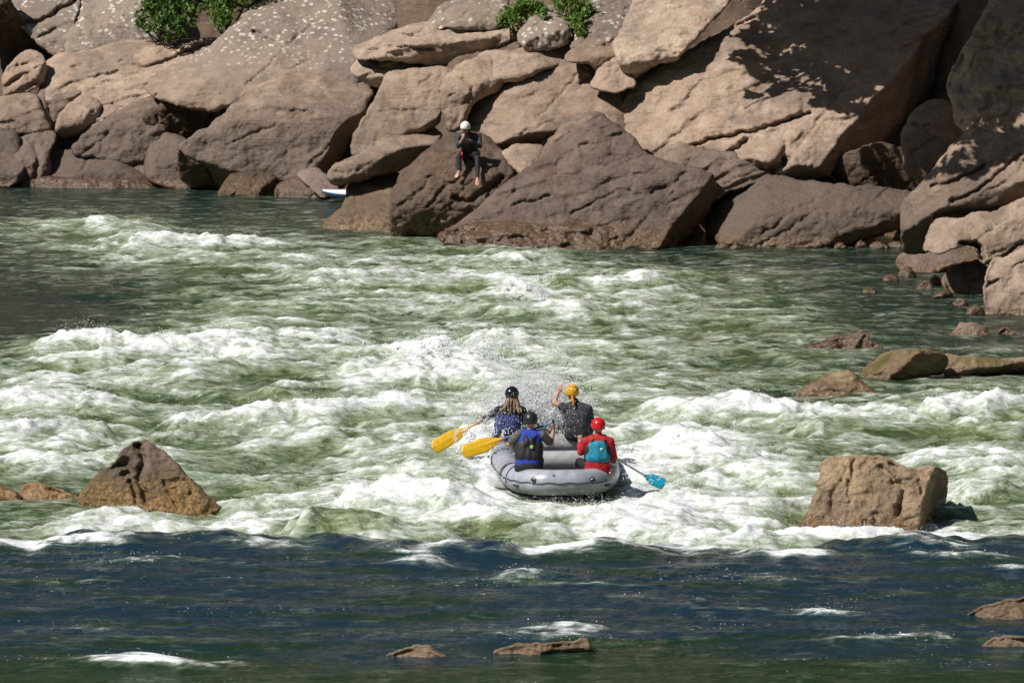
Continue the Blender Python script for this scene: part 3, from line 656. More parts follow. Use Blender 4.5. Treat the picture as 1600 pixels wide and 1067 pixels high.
pp = h.pos(); n1 = h.noise(pp, .35, 6, .65)
b = h.bsdf(Base_Color=h.mix(h.range(n1, .35, .65), (.012, .022, .006), (.05, .08, .02)), Roughness=.9, Normal=h.bump(n1, 1, 1.5))
nt.links.new(b.outputs[0], out.inputs[0])
tag(link('hillside', strip(cut - 1, nr), m), kind='structure')
# unseen wooded wall added behind and beside the camera to cut sky light
ha, hs = np.meshgrid(np.radians(np.linspace(165, 375, 90)), np.linspace(0, 1, 24))
hz = -3 + 190 * hs + 9 * fbm2(ha * 90, hs * 260, 45, 4, .55, 4.)
hr = 85 + 225 * hs + 8 * fbm2(ha * 90, hs * 260, 30, 3, .5, 9.)
hx, hy = hr * np.cos(ha), 55 + hr * np.sin(ha)
tag(link('sky_block_hill', mesh_np('sky_block_hill', np.stack([hx, hy, hz], -1).reshape(-1, 3), grid_faces(np.arange(hx.size).reshape(hx.shape))), m), kind='structure')
# ------------------------------------------------------------------ the river
LIP = [(-400, 848), (0, 846), (70, 842), (110, 829), (200, 835), (300, 833), (380, 838), (450, 842), (600, 848), (700, 852), (850, 850), (1000, 846), (1100, 852), (1200, 856), (1240, 858), (1300, 848), (1400, 846), (1500, 838), (1600, 832), (2000, 830)]
ZN = 0.32                                                   # the smooth tongue above the drop
LP = [on_z(a, b, ZN) for a, b in LIP]
LPx = np.array([p.x for p in LP]); LPy = np.array([p.y for p in LP])

FM = np.array([[float(c) for c in r.split()] for r in """
0 0 0 0 0 0 0 0 0 0 0 0 0 0 0 0 0
1 1 1 1 1 1 1 0 0 0 0 0 0 0 0 0 0
3 4 4 2 2 2 2 2 1 1 0 0 0 0 0 0 0
2 3 6 6 4 3 4 4 4 2 1 1 1 1 0 0 0
1 2 2 3 4 6 6 6 7 5 5 3 3 2 1 1 0
1 1 2 3 4 5 5 6 8 6 6 4 3 2 1 1 1
0 1 2 4 5 5 4 4 4 6 4 4 4 3 2 1 1
3 6 8 8 7 6 6 7 6 6 5 4 3 3 2 2 2
5 6 7 6 5 5 8 9 8 6 5 4 3 3 2 2 2
8 8 5 4 4 5 6 7 7 6 5 5 4 4 3 5 6
5 6 5 6 7 7 6 6 7 6 6 6 7 6 5 7 7
7 7 6 4 5 6 7 6 6 6 7 8 5 5 4 6 6
7 7 5 5 5 5 6 7 6 6 8 8 7 6 5 6 6
1 1 2 4 6 6 8 7 6 7 8 8 7 7 6 5 3
4 6 7 8 8 5 6 6 6 8 8 8 8 6 6 5 4
5 6 8 8 8 5 6 6 6 8 8 8 8 6 6 5 4
""".strip().splitlines()])
FM_Y0, FM_DY = 280.0, 38.0        # first row, row step (photograph rows on the water plane)

# foam patches and standing waves: place on the water (photo pixel of its middle), half sizes in metres (across, along), foam, height
WAVES = [
 (165, 352, 1.0, .8, .75, .30), (300, 379, 2.1, .7, .8, .24), (410, 374, 1.0, .8, .5, .1), (480, 398, .9, .6, .4, .12),
 (190, 548, 1.3, 1.6, .55, .28), (365, 545, .9, 1.6, .7, .25), (480, 522, 1.0, .9, .5, .2), (70, 545, .9, .7, .4, .2), (90, 628, 1.2, .8, .6, .3), (120, 590, 1.5, .8, .3, .1),
 (600, 432, 1.3, .8, .6, .2), (800, 402, 1.3, .7, .6, .2), (940, 410, 1.0, .6, .4, .15), (815, 462, .55, 1.2, .9, .55), (1010, 445, 1.0, .6, .4, .2), (900, 490, 1.3, .6, .3, .2),
 (690, 560, 1.1, 2.0, .8, .35), (610, 585, 1.0, 1.4, .4, .2), (780, 530, 1.0, .9, .5, .3), (450, 652, 1.6, .8, .5, .22), (300, 650, .8, .6, .3, .15), (640, 640, .9, .7, .4, .2),
 (640, 790, 1.2, 1.2, .7, .38), (560, 790, .8, .8, .4, .3), (310, 822, 1.7, .45, .6, .08), (150, 826, .6, .4, .5, .06), (440, 806, .9, .5, .45, .16), (900, 808, 1.1, .8, .6, .08), (960, 826, 1.8, .6, .6, .1),
 (740, 800, .7, .7, .4, .25), (1100, 800, 1.2, 1.0, .5, .15), (1180, 835, 1.2, .7, .6, .15), (1110, 715, .8, 1.3, .8, .34), (1030, 705, .6, .8, .5, .2), (1200, 740, 1.0, .8, .4, .2),
 (1260, 648, 2.2, .7, .6, .26), (1130, 640, 1.0, .7, .4, .2), (1520, 640, 1.2, .8, .75, .34), (1420, 625, .6, .6, .4, .2), (1500, 712, 1.0, .8, .6, .2), (1560, 735, 1.0, .6, .4, .2), (1520, 775, 1.0, .5, .5, .15), (1450, 832, 1.6, .4, .55, .08), (1350, 834, .8, .4, .4, .06), (1560, 826, .8, .4, .4, .08),
 (720, 700, .5, .6, .4, .2), (760, 735, .4, .5, .5, .2), (800, 650, .8, .9, .6, .2), (860, 640, .6, 1.2, .5, .2), (1000, 670, 1.0, .9, .35, .2), (40, 720, 1.2, .9, .5, .2), (60, 680, 1.2, .8, .4, .2), (230, 682, .9, .5, -.3, .25), (1340, 520, 1.0, .8, -.2, .1),
 (835, 706, .95, .55, 1.0, .85), (770, 712, .5, .5, .8, .5), (900, 700, .5, .5, .7, .4),
 # green glassy humps and dark hollows
 (505, 834, .7, .5, -.8, .34), (590, 836, .6, .45, -.5, .24), (795, 828, .6, .55, -.75, .38), (735, 838, .6, .4, -.5, .2), (760, 480, .7, .9, -.45, .25), (1290, 668, 1.0, .5, -.5, .2), (880, 450, .4, .9, -.5, .3), (1180, 460, 1.4, 1.0, -.2, .1), (420, 620, .9, .6, -.4, .15), (560, 690, .7, .6, -.35, .15), (400, 760, .8, .6, -.3, .1), (690, 745, .7, .7, -.5, .15), (960, 555, 1.0, .7, -.3, .1), (300, 450, 2.0, 1.5, -.15, .1), (1250, 560, 1.4, 1.0, -.2, .1), (40, 470, 2.0, 3.0, -.35, 0), (1550, 775, .5, .5, -.5, .2), (350, 420, 1.2, .6, -.2, .1)]
# little breakers on the smooth near water (z = ZN)
NEAR = [(120, 846, .5, .25, .7, .05), (40, 850, .7, .2, .7, .04), (170, 852, .4, .12, .45, .02), (870, 860, .5, .3, .5, .04), (1235, 866, .7, .3, .6, .05), (1000, 858, .6, .2, .45, .02), (640, 862, .5, .2, .45, .03), (420, 850, .6, .25, .55, .02), (1470, 852, .7, .25, .5, .03), (215, 1033, .5, .22, .95, .10), (300, 1037, .6, .14, .6, .02), (140, 1030, .5, .15, .45, .03), (665, 878, .35, .25, .55, .10), (610, 882, .5, .12, .35, .03), (820, 902, .45, .25, .62, .14), (760, 910, .6, .12, .35, .03), (930, 915, .7, .15, .42, .04), (850, 990, .55, .4, .52, .06), (900, 984, .35, .25, .5, .05), (1290, 960, .42, .2, .85, .09), (1200, 952, .6, .12, .45, .03), (1090, 946, .12, .15, .55, .08), (990, 935, .3, .15, .45, .03), (1510, 868, .6, .22, .62, .08), (1590, 886, .25, .15, .7, .08), (230, 875, .35, .12, .45, .04), (340, 876, .4, .12, .32, .03), (70, 908, .6, .2, .3, .03), (1330, 1000, .5, .12, .4, .02), (1440, 998, .5, .15, .5, .03), (210, 935, .7, .12, .24, .02), (120, 980, .7, .25, .22, .02), (270, 1000, .8, .15, .3, .02), (880, 855, 1.0, .2, .3, .03), (760, 862, .8, .15, .3, .03), (1060, 885, .7, .15, .3, .02), (1200, 905, .6, .2, .25, .02)]
WV = [(on_z(a, b, .1), hx, hy, f, z) for a, b, hx, hy, f, z in WAVES]
NV = [(on_z(a, b, ZN), hx, hy, f, z) for a, b, hx, hy, f, z in NEAR]
RAFT_Y = on_z(885, 782, 0.02).y

def grow(a, step, to, k=1.25):
    o = []; v = a; s = step
    while abs(v) < abs(to):
        s *= k; v += s if to > 0 else -s; o.append(v)
    return o
xs = np.arange(-13.4, 13.41, .043)
xs = np.concatenate([np.array(grow(-13.4, .043, -200))[::-1], xs, np.array(grow(13.4, .043, 200))])
y0, y1 = 61.0, 135.5
ys = np.arange(y0, y1, .078)
ys = np.concatenate([[-60, -20, 5, 20, 32, 42, 50, 55, 58, 59.5, 60.3, 60.7], ys, [136, 137.5, 140, 146]])
X, Y = np.meshgrid(xs, ys)
lipy = np.interp(X, LPx, LPy) + .55 * fbm2(X, X * 0 + 3, 1.5, 4, .55, 4.0)
s_in = Y - lipy                                             # > 0 beyond the drop
near = sstep(1.25, -.1, s_in)
px, py = project(X, Y, np.zeros_like(X) + ZN * near)
fr = np.clip((py - FM_Y0) / FM_DY, 0, FM.shape[0] - 1.001); fc = np.clip(px / 100.0, 0, 15.999)
r0, c0 = fr.astype(int), fc.astype(int); a, b = fr - r0, fc - c0
base = ((FM[r0, c0] * (1 - b) + FM[r0, c0 + 1] * b) * (1 - a) + (FM[r0 + 1, c0] * (1 - b) + FM[r0 + 1, c0 + 1] * b) * a) / 10.0
turb = np.clip(base * 1.5, .10, 1.0) * (1 - near)
# bent coordinates: eddies
wx = X + .55 * fbm2(X, Y, 2.4, 2, .5, 60.); wy = Y + .55 * fbm2(X, Y, 2.4, 2, .5, 70.)
def ridged(x, y, sc, seed, o=3):
    r, am, f = 0, 1.0, 1 / sc
    for i in range(o):
        r = r + am * (1 - 2 * np.abs(perlin2(x * f + seed + 9.1 * i, y * f * 1.35 - seed)))
        am *= .5; f *= 2.1
    return r
big = fbm2(wx * .75, wy * 1.15, 2.6, 2, .45, 1.0)
rid = ridged(wx * .7, wy, 2.0, 12.0)
med = fbm2(wx, wy * 1.2, .75, 3, .5, 22.0)
fin = fbm2(wx, wy, .21, 3, .6, 33.0)
Zw = turb * (.225 * big + .095 * (rid - .3) + .055 * med)
foam_add = np.zeros_like(X); hump = np.zeros_like(X)
for i, (p, hx, hy, f, z) in enumerate(WV):
    jx = .13 * med
    d2 = ((X - p.x + .35 * big * hx + jx * .4) / hx) ** 2 + ((Y - p.y + jx) / hy) ** 2
    g = np.exp(-.9 * d2 ** 1.15) * (1 + .3 * med + .25 * big)
    foam_add += f * g; hump += z * g
foam_add *= (1 - near); Zw += .72 * hump * (1 - near) * (1 + .2 * med)
foam = base * .55 - .035 + .48 * foam_add + .26 * (rid - .35) * np.clip(base * 2.2, 0, 1) + .22 * med * np.clip(base * 2.5, 0, 1) + .5 * (Zw - .05) * np.clip(base * 2, 0, 1)
foam = np.minimum(foam, .62 + .38 * np.tanh((foam - .62) / .38)) * (1 - near)
fn = np.zeros_like(X); hn = np.zeros_like(X)
for p, hx, hy, f, z in NV:
    g = np.exp(-(((X - p.x + .1 * med) / hx / 1.25) ** 2 + ((Y - p.y + .25 * med) / hy / 1.2) ** 2))
    fn += 1.15 * f * g; hn += z * g
foam += near * fn * (1 + .5 * fin)
foam += near * .8 * np.exp(-((s_in + .1) / .55) ** 2) * np.clip(.1 + 1.7 * fbm2(X * .6, Y, .9, 4, .55, 63.), 0, 1)
# foam rides up into froth
fz = sstep(.35, .85, foam)
froth = fz * (.02 * np.abs(fin) * 2 + .010 * fbm2(wx, wy, .09, 2, .6, 44.0))
Zw += froth + (1 - fz) * turb * (.028 * fin)
# near water: low smooth swell, small ripples, swirls
swell = .05 * fbm2(X * .55, Y, 2.6, 2, .5, 51.0) + .022 * fbm2(X * .7, Y, .7, 2, .5, 52.) + .009 * fin
calm = sstep(1000, 1040, py)
Zw = Zw * (1 - near) + near * (ZN + swell * (1 - .45 * calm) + hn)
# a smooth roll just before the lip
Zw += near * .085 * np.exp(-((s_in + .45) / .6) ** 2) * (.5 + 2.4 * fbm2(X, Y * .3, 1.7, 3, .5, 61.))
# level under the raft, the wave it sits in
rx, ry = (X - .75), (Y - RAFT_Y - 1.8)
hole = np.exp(-((rx / 1.3) ** 4 + ((ry + .45) / 2.75) ** 4))
Zw = Zw * (1 - .92 * hole) + hole * (.02 + .1 * np.clip(ry, -2, 2) / 2)
ringd = np.hypot(rx / 1.12, (ry - .1) / 2.12) - 1.06
Zw += (.13 + .12 * med) * np.exp(-(ringd / .13) ** 2) * (.55 + .6 * fbm2(X, Y, .9, 2, .5, 99.))
foam += .45 * np.exp(-(ringd / .12) ** 2) * (.6 + med)
foam += .35 * np.exp(-(((np.abs(rx) - 1.25) / .35) ** 2)) * np.exp(-((ry / 2.2) ** 4)) + .35 * np.exp(-((rx / 1.2) ** 2 + ((ry + 2.3) / .4) ** 2)) * (.6 + med)
# stones: a collar of foam on the upstream and flanks
for (qx, qy, w, s) in [(235, 804, 1.35, .12), (1360, 836, 1.35, .5), (850, 1018, .9, .0), (60, 782, .9, .35), (1310, 618, .8, .4)]:
    p = on_z(qx, qy, ZN if qy > 860 else 0.0)
    g = np.exp(-(((X - p.x) / w) ** 4 + ((Y - p.y) / .7) ** 2))
    foam += s * g * (.5 + med)
# calm down to the far shore
shore = np.interp(X, WLx, WLy)
sh = sstep(.2, 2.5, shore - Y)
Zw *= np.where(near > .5, 1, .25 + .75 * sh)
out_x = sstep(22, 60, np.abs(X))
Zw *= 1 - out_x
foam *= (1 - out_x)
foam *= np.where(Y > y1, 0, 1)
aer = np.clip(base * 1.25 + .6 * hump + .55 * Zw + .25 * big, 0, 1) * (1 - near) * sstep(.12, .35, base)
greenn = near * sstep(1000, 1050, py + 30 * fbm2(X * .3, Y, 1.2, 2, .5, 77.)) + .75 * near * np.clip(fbm2(X * .22, Y, .6, 3, .5, 78.) * 2.4 - .1, 0, 1)
nr, nc = X.shape
me = mesh_np('water', np.stack([X, Y, Zw], -1).reshape(-1, 3), np.stack([(I := np.arange(nr * nc).reshape(nr, nc))[:-1, :-1], I[:-1, 1:], I[1:, 1:], I[1:, :-1]], -1).reshape(-1, 4))
for nm, arr in (('foam', foam), ('aer', aer), ('near', near), ('olive', greenn)):
    at = me.attributes.new(nm, 'FLOAT', 'POINT'); at.data.foreach_set('value', np.ascontiguousarray(arr.ravel(), np.float32))

m, nt, out = new_mat('river water'); h = NT(nt)
p = h.pos()
A = {k: h.n('ShaderNodeAttribute', attribute_name=k).outputs['Fac'] for k in ('foam', 'aer', 'near', 'olive')}
pw = h.mapping(p, (.62, .9, 1.2))
n1 = h.noise(pw, 2.6, 9, .66, .9)
n2 = h.noise(pw, 9.0, 6, .68, .5)
n3 = h.noise(h.mapping(p, (1, .7, 1)), 30.0, 4, .6)
nz = h.math('ADD', h.math('MULTIPLY', h.math('SUBTRACT', n1, .5), 1.7), h.math('MULTIPLY', h.math('SUBTRACT', n2, .5), .8))
n4 = h.noise(h.mapping(p, (.24, 1.5, 1), (0, 0, .12)), 3.6, 7, .64, 1.3)
sp = h.math('ADD', h.math('MULTIPLY', h.math('SUBTRACT', n3, .5), .2), h.math('MULTIPLY', h.math('SUBTRACT', n4, .5), 1.1))
fl = h.math('MULTIPLY', h.range(h.noise(h.mapping(p, (1, .55, 1)), 22.0, 2, .5), .64, .73), h.range(h.noise(h.mapping(p, (.5, 1.2, 1)), .9, 4, .65), .53, .66))  # white flecks painted in through the foam mix, standing in for sun glitter
mm = h.math('ADD', A['foam'], h.math('ADD', nz, sp))
ff = h.range(mm, .38, 1.12)
ff = h.math('MAXIMUM', ff, h.math('MULTIPLY', fl, .5))
thin = h.range(mm, .0, .60)
deep = h.mix(A['near'], (.010, .026, .019), (.007, .027, .048))  # blue base of the near water stands in for reflected sky
deep = h.mix(A['olive'], deep, (.010, .030, .010))
aerc = h.mix(h.range(n1, .35, .65), (.098, .132, .036), (.195, .240, .100))
wc = h.mix(h.math('MULTIPLY', A['aer'], h.range(n1, .2, .6, .5, 1)), deep, aerc)
wc = h.mix(h.math('MULTIPLY', thin, h.math('MULTIPLY_ADD', A['near'], -.55, .80)), wc, (.365, .425, .305))
rip = h.noise(h.mapping(p, (.7, 1.5, 1)), 6.0, 5, .58, .6)
rip2 = h.noise(h.mapping(p, (.8, 1.2, 1)), 24.0, 3, .6, .3)
nb = h.bump(h.math('ADD', rip, h.math('MULTIPLY', rip2, .25)), h.math('MULTIPLY_ADD', A['near'], -.3, .75), .10)
wb = h.bsdf(Base_Color=wc, Roughness=.13, IOR=1.333, Normal=nb)
fb = h.bsdf(Base_Color=h.mix(h.range(n2, .3, .7), (.74, .77, .76), (.97, .98, .98)), Roughness=.55, Normal=h.bump(h.math('ADD', n2, h.math('MULTIPLY', n3, .2)), .4, .10))
h.set(fb.inputs['Subsurface Weight'], .0)
mx = h.n('ShaderNodeMixShader'); h.set(mx.inputs[0], ff)
nt.links.new(wb.outputs[0], mx.inputs[1]); nt.links.new(fb.outputs[0], mx.inputs[2])
nt.links.new(mx.outputs[0], out.inputs[0])
tag(link('water', me, m), kind='structure')

# ------------------------------------------------------------------ spray: single drops flung from the breaking crests and off the bow
m, nt, out = new_mat('spray drops'); h = NT(nt)
b = h.bsdf(Base_Color=(.93, .95, .96), Roughness=.12)
nt.links.new(b.outputs[0], out.inputs[0]); M['spray'] = m
rs = np.random.RandomState(21)
fsel = (foam * (1 - near) > .62) & (np.abs(X) < 13) & (Y > y0) & (Y < 131)
w = np.where(fsel, (foam - .55) * (1 + 3 * np.clip(Zw, 0, 1)), 0).ravel()
w += np.where((near * fn > .3) & (np.abs(X) < 13), .25, 0).ravel()
pick = rs.choice(len(w), 14000, p=w / w.sum())
Pd = np.stack([X.ravel()[pick], Y.ravel()[pick], Zw.ravel()[pick]], 1)
Pd[:, 2] += .02 + rs.exponential(.055, len(pick)) * (.4 + 1.2 * np.clip(hump.ravel()[pick] * 3, 0, 1.5)); Pd[:, :2] += rs.normal(0, .06, (len(pick), 2))
Rd = .0028 + rs.exponential(.0018, len(pick))
def cloud(pxl, pyl, Yc, n, sx, sy, sz, r):
    c = on_y(pxl, pyl, Yc)
    q = np.array(c) + rs.normal(0, 1, (n, 3)) * [sx, sy, sz]
    return q, .0032 + rs.exponential(r * .55, n)
bow = RAFT_Y + 4.3
def clumps(pxl, pyl, Yc, k, n, sx, sy, sz):
    c = np.array(on_y(pxl, pyl, Yc)) + rs.normal(0, 1, (k, 3)) * [sx, sy, sz]
    d = rs.normal(0, 1, (k, 1, 3)) * [.07, .04, .09]                 # each clump is a torn sheet, drawn out one way
    q = c[:, None] + d * rs.uniform(-1, 1, (k, n, 1)) + rs.normal(0, .018, (k, n, 3))
    return q.reshape(-1, 3), .004 + rs.exponential(.0045, k * n)
cl = [clumps(835, 640, bow - .4, 90, 60, .36, .3, .15), clumps(800, 640, bow, 40, 50, .25, .3, .16), clumps(752, 690, bow - 1.6, 40, 50, .18, .5, .14), clumps(865, 635, bow, 40, 50, .25, .3, .15), clumps(690, 545, on_z(690, 572, 0).y, 60, 50, .8, .4, .12), clumps(818, 458, on_z(818, 480, 0).y, 40, 50, .35, .3, .14), clumps(1115, 705, on_z(1115, 722, 0).y, 40, 50, .4, .3, .12), clumps(620, 785, on_z(620, 800, 0).y, 50, 50, .7, .3, .1), cloud(840, 600, bow, 7000, .42, .4, .20, .0045), cloud(830, 640, bow - .2, 8000, .42, .3, .19, .005), cloud(800, 615, bow + .2, 3000, .30, .3, .36, .0035), cloud(870, 640, bow - .6, 3000, .30, .4, .28, .004), cloud(755, 650, bow - 1, 2400, .26, .5, .22, .004), cloud(845, 660, bow - 1.3, 700, .35, .4, .18, .004), cloud(1010, 735, RAFT_Y + .6, 700, .28, .4, .12, .004), cloud(760, 730, RAFT_Y + 1.4, 900, .18, .6, .16, .004), cloud(700, 560, on_z(700, 575, 0).y, 1500, .9, .6, .25, .004), cloud(820, 465, on_z(820, 480, 0).y, 1000, .4, .4, .25, .005), cloud(630, 790, on_z(630, 800, 0).y, 900, .7, .5, .15, .004), cloud(1120, 705, on_z(1120, 720, 0).y, 900, .5, .5, .2, .004), cloud(920, 790, RAFT_Y - .6, 900, .8, .25, .08, .004)]
Pd = np.vstack([Pd] + [c[0] for c in cl]); Rd = np.concatenate([Rd] + [c[1] for c in cl])
keep = Pd[:, 2] > .0
Pd, Rd = Pd[keep], np.minimum(Rd[keep], .016)
oc = np.array([(1,0,0), (-1,0,0), (0,1,0), (0,-1,0), (0,0,1), (0,0,-1)], float)
of = np.array([(0,2,4), (2,1,4), (1,3,4), (3,0,4), (2,0,5), (1,2,5), (3,1,5), (0,3,5)])
V = (Pd[:, None, :] + oc[None] * Rd[:, None, None]).reshape(-1, 3)
Fo = (np.arange(len(Pd))[:, None, None] * 6 + of[None]).reshape(-1, 3)
tag(link('spray', mesh_np('spray', V, None, True, Fo), M['spray']), 'white drops of spray flying over the breaking waves and the raft bow', 'spray', kind='stuff')
# ------------------------------------------------------------------ body and clothes: tapered limbs grown together into one skin
def capsule_np(a, b, ra, rb, nu=12, nv=5):
    a, b = np.array(a, float), np.array(b, float)
    ax = b - a; L = np.linalg.norm(ax)
    ax = ax / L if L > 1e-6 else np.array([0, 0, 1.0])
    ref = np.array([1.0, 0, 0]) if abs(ax[0]) < .8 else np.array([0, 1.0, 0])
    e1 = np.cross(ax, ref); e1 /= np.linalg.norm(e1); e2 = np.cross(ax, e1)
    V = [a - ax * ra]
    th = np.linspace(0, 2 * np.pi, nu, endpoint=False)
    circ = np.cos(th)[:, None] * e1 + np.sin(th)[:, None] * e2
    rings = [(a, ra, f) for f in np.linspace(-np.pi / 2, 0, nv + 1)[1:]] + [(b, rb, f) for f in np.linspace(0, np.pi / 2, nv + 1)[:-1]]
    for c, r, f in rings:
        V += list(c + ax * r * np.sin(f) + circ * r * np.cos(f))
    V.append(b + ax * rb)
    F = []; n = len(rings)
    for i in range(nu): F.append((0, 1 + (i + 1) % nu, 1 + i))
    for k in range(n - 1):
        for i in range(nu):
            p, q = 1 + k * nu + i, 1 + k * nu + (i + 1) % nu
            F.append((p, q, q + nu, p + nu))
    last = len(V) - 1
    for i in range(nu): F.append((last, last - nu + i, last - nu + (i + 1) % nu))
    return V, F

def ellipsoid_np(c, r, fwd=(0, 1, 0), up=(0, 0, 1), nu=20, nv=12):
    f = np.array(fwd, float); f /= np.linalg.norm(f)
    u = np.array(up, float); u -= f * (u @ f); u /= np.linalg.norm(u); s = np.cross(f, u)
    V, F = capsule_np((0, 0, 0), (0, 0, 1e-9), 1, 1, nu, nv // 2)
    V = np.array(V)
    return list(np.array(c) + V[:, :1] * r[0] * s + V[:, 1:2] * r[1] * f + V[:, 2:] * r[2] * u), F

def grow_mesh(name, parts, voxel=.009, smooth=2):
    Vs, Fs = [], []
    for p in parts:
        V, F = ellipsoid_np(*p[1:]) if isinstance(p[0], str) else capsule_np(*p)
        o = len(Vs); Vs += [tuple(v) for v in V]; Fs += [tuple(o + i for i in f) for f in F]
    me = bpy.data.meshes.new('tmp'); me.from_pydata(Vs, [], Fs); me.update()
    bm = bmesh.new(); bm.from_mesh(me); bmesh.ops.recalc_face_normals(bm, faces=bm.faces); bm.to_mesh(me); bm.free()
    ob = bpy.data.objects.new('tmp', me); COL.objects.link(ob)
    md = ob.modifiers.new('r', 'REMESH'); md.mode = 'VOXEL'; md.voxel_size = voxel; md.use_smooth_shade = True
    if smooth:
        ms = ob.modifiers.new('s', 'SMOOTH'); ms.iterations = smooth; ms.factor = .5
    dg = bpy.context.evaluated_depsgraph_get(); dg.update()
    res = bpy.data.meshes.new_from_object(ob.evaluated_get(dg))
    bpy.data.objects.remove(ob); bpy.data.meshes.remove(me)
    res.name = name
    return res

def v3(*a): return np.array(a, float)
def unit(a): a = np.array(a, float); return a / np.linalg.norm(a)

def hand(wr, fwd, palm, side, curl=.9):
    """palm and four unequal fingers curling towards PALM, thumb leaving the side of the palm; SIDE points to the thumb"""
    f = unit(fwd); p = np.array(palm, float); p -= f * (p @ f); p = unit(p)
    s = np.array(side, float); s -= f * (s @ f) + p * (s @ p); s = unit(s)
    wr = np.array(wr, float); out = []
    for q in (-.028, -.009, .010, .029):
        out.append((wr + f * .012 + s * q * .6, wr + f * .085 + s * q, .0165, .0155))
    for q, L in ((-.032, .060), (-.011, .078), (.011, .083), (.032, .074)):
        b = wr + f * .09 + s * q; an = curl * .35
        for k, r in zip((.42, .32, .26), (.0095, .009, .008)):
            an += curl * .62
            d = f * math.cos(an) + p * math.sin(an)
            e = b + d * L * k
            out.append((b, e, r, r * .93)); b = e
    b = wr + f * .03 + s * .032
    for L, d in ((.038, f * .55 + s * .75 + p * .35), (.03, f * .6 + s * .1 + p * .8 * curl)):
        e = b + unit(d) * L; out.append((b, e, .0125, .0105)); b = e
    return out

def head_parts(c, f, up=(0, 0, 1)):
    f = unit(f); u = np.array(up, float); u -= f * (u @ f); u = unit(u); s = np.cross(f, u); c = np.array(c, float)
    o = [('e', c + u * .012 - f * .008, (.076, .094, .108), f, u), ('e', c - u * .055 + f * .028, (.058, .066, .062), f, u)]
    o.append((c - u * .088 + f * .062, c - u * .088 + f * .068, .024, .022))                       # chin
    o.append((c + u * .012 + f * .088, c - u * .028 + f * .108, .010, .014))                       # nose
    for q in (-1, 1):
        o.append((c - u * .03 + s * q * .014 + f * .093, c - u * .032 + s * q * .018 + f * .092, .009, .008))
        o.append((c + u * .026 + s * q * .012 + f * .086, c + u * .022 + s * q * .05 + f * .07, .011, .009))   # brow
        o.append((c - u * .012 + s * q * .045 + f * .06, c - u * .025 + s * q * .04 + f * .066, .02, .018))    # cheek
        o.append(('e', c + s * q * .078 - f * .004 - u * .005, (.012, .02, .032), f, u))            # ear
        o.append((c - u * .056 + f * .088 + s * q * .018, c - u * .055 + f * .094, .007, .008))     # upper lip
    o.append((c - u * .067 + f * .087 - s * .015, c - u * .067 + f * .087 + s * .015, .0075, .0075))
    return o

def torso(j, g=0.0, lo=0.0, hi=1.0, neck=True):
    pel, che, nk, sl, sr = (np.array(j[k]) for k in ('pel', 'che', 'neck', 'sl', 'sr'))
    s = unit(sr - sl); o = []
    for q in (-1, -.5, 0, .5, 1):
        a = pel + s * q * .085; b = che + s * q * .085; e = .012 * (1 - q * q)
        o.append((a + (b - a) * lo, b, .100 + g + e, .112 + g + e))
        if hi > .5: o.append((b, nk + s * q * .085 - (nk - che) * .35, .112 + g, .085 + g))
    if hi > .5:
        o.append((che + (nk - che) * .3, nk, .115 + g, .058 + g * .6))
        o.append((sl, nk - (nk - che) * .12, .062 + g, .06 + g)); o.append((sr, nk - (nk - che) * .12, .062 + g, .06 + g))
    if lo <= 0: o.append((np.array(j['hl']), np.array(j['hr']), .108 + g, .108 + g))
    return o

def seg(j, a, b, ra, rb, g=0.0, t0=0.0, t1=1.0):
    A, B = np.array(j[a]), np.array(j[b])
    return (A + (B - A) * t0, A + (B - A) * t1, ra + (rb - ra) * t0 + g, ra + (rb - ra) * t1 + g)

def arm(j, k, g=0.0, t=2.0):
    o = [seg(j, 's' + k, 'e' + k, .056, .043, g, 0, min(1, t))]
    if t > 1: o.append(seg(j, 'e' + k, 'w' + k, .044, .029, g, 0, min(1, t - 1)))
    return o

def leg(j, k, g=0.0, t=2.0):
    o = [seg(j, 'h' + k, 'k' + k, .092, .060, g, 0, min(1, t))]
    if t > 1:
        o.append(seg(j, 'k' + k, 'a' + k, .058, .037, g, 0, min(1, t - 1)))
        if t >= 2 or g == 0:
            K, A = np.array(j['k' + k]), np.array(j['a' + k])
            o.append((K + (A - K) * .15 + v3(0, -.012, 0), K + (A - K) * .5, .052 + g, .038 + g))
    return o

def foot(an, toe):
    an, toe = np.array(an, float), np.array(toe, float); f = unit(toe - an); s = unit(np.cross(f, v3(0, 0, 1)) + 1e-6)
    o = [(an, an + f * .10, .036, .038), (an - f * .035 + v3(0, 0, -.02), an, .03, .036)]
    for q, L, r in ((-.034, .20, .012), (-.017, .215, .011), (0, .222, .011), (.017, .218, .012), (.034, .21, .015)):
        o.append((an + f * .09 + s * q * .8, an + f * L * .85 + s * q, .026, r * 1.3)); o.append((an + f * L * .85 + s * q, an + f * L + s * q, r * 1.2, r))
    return o

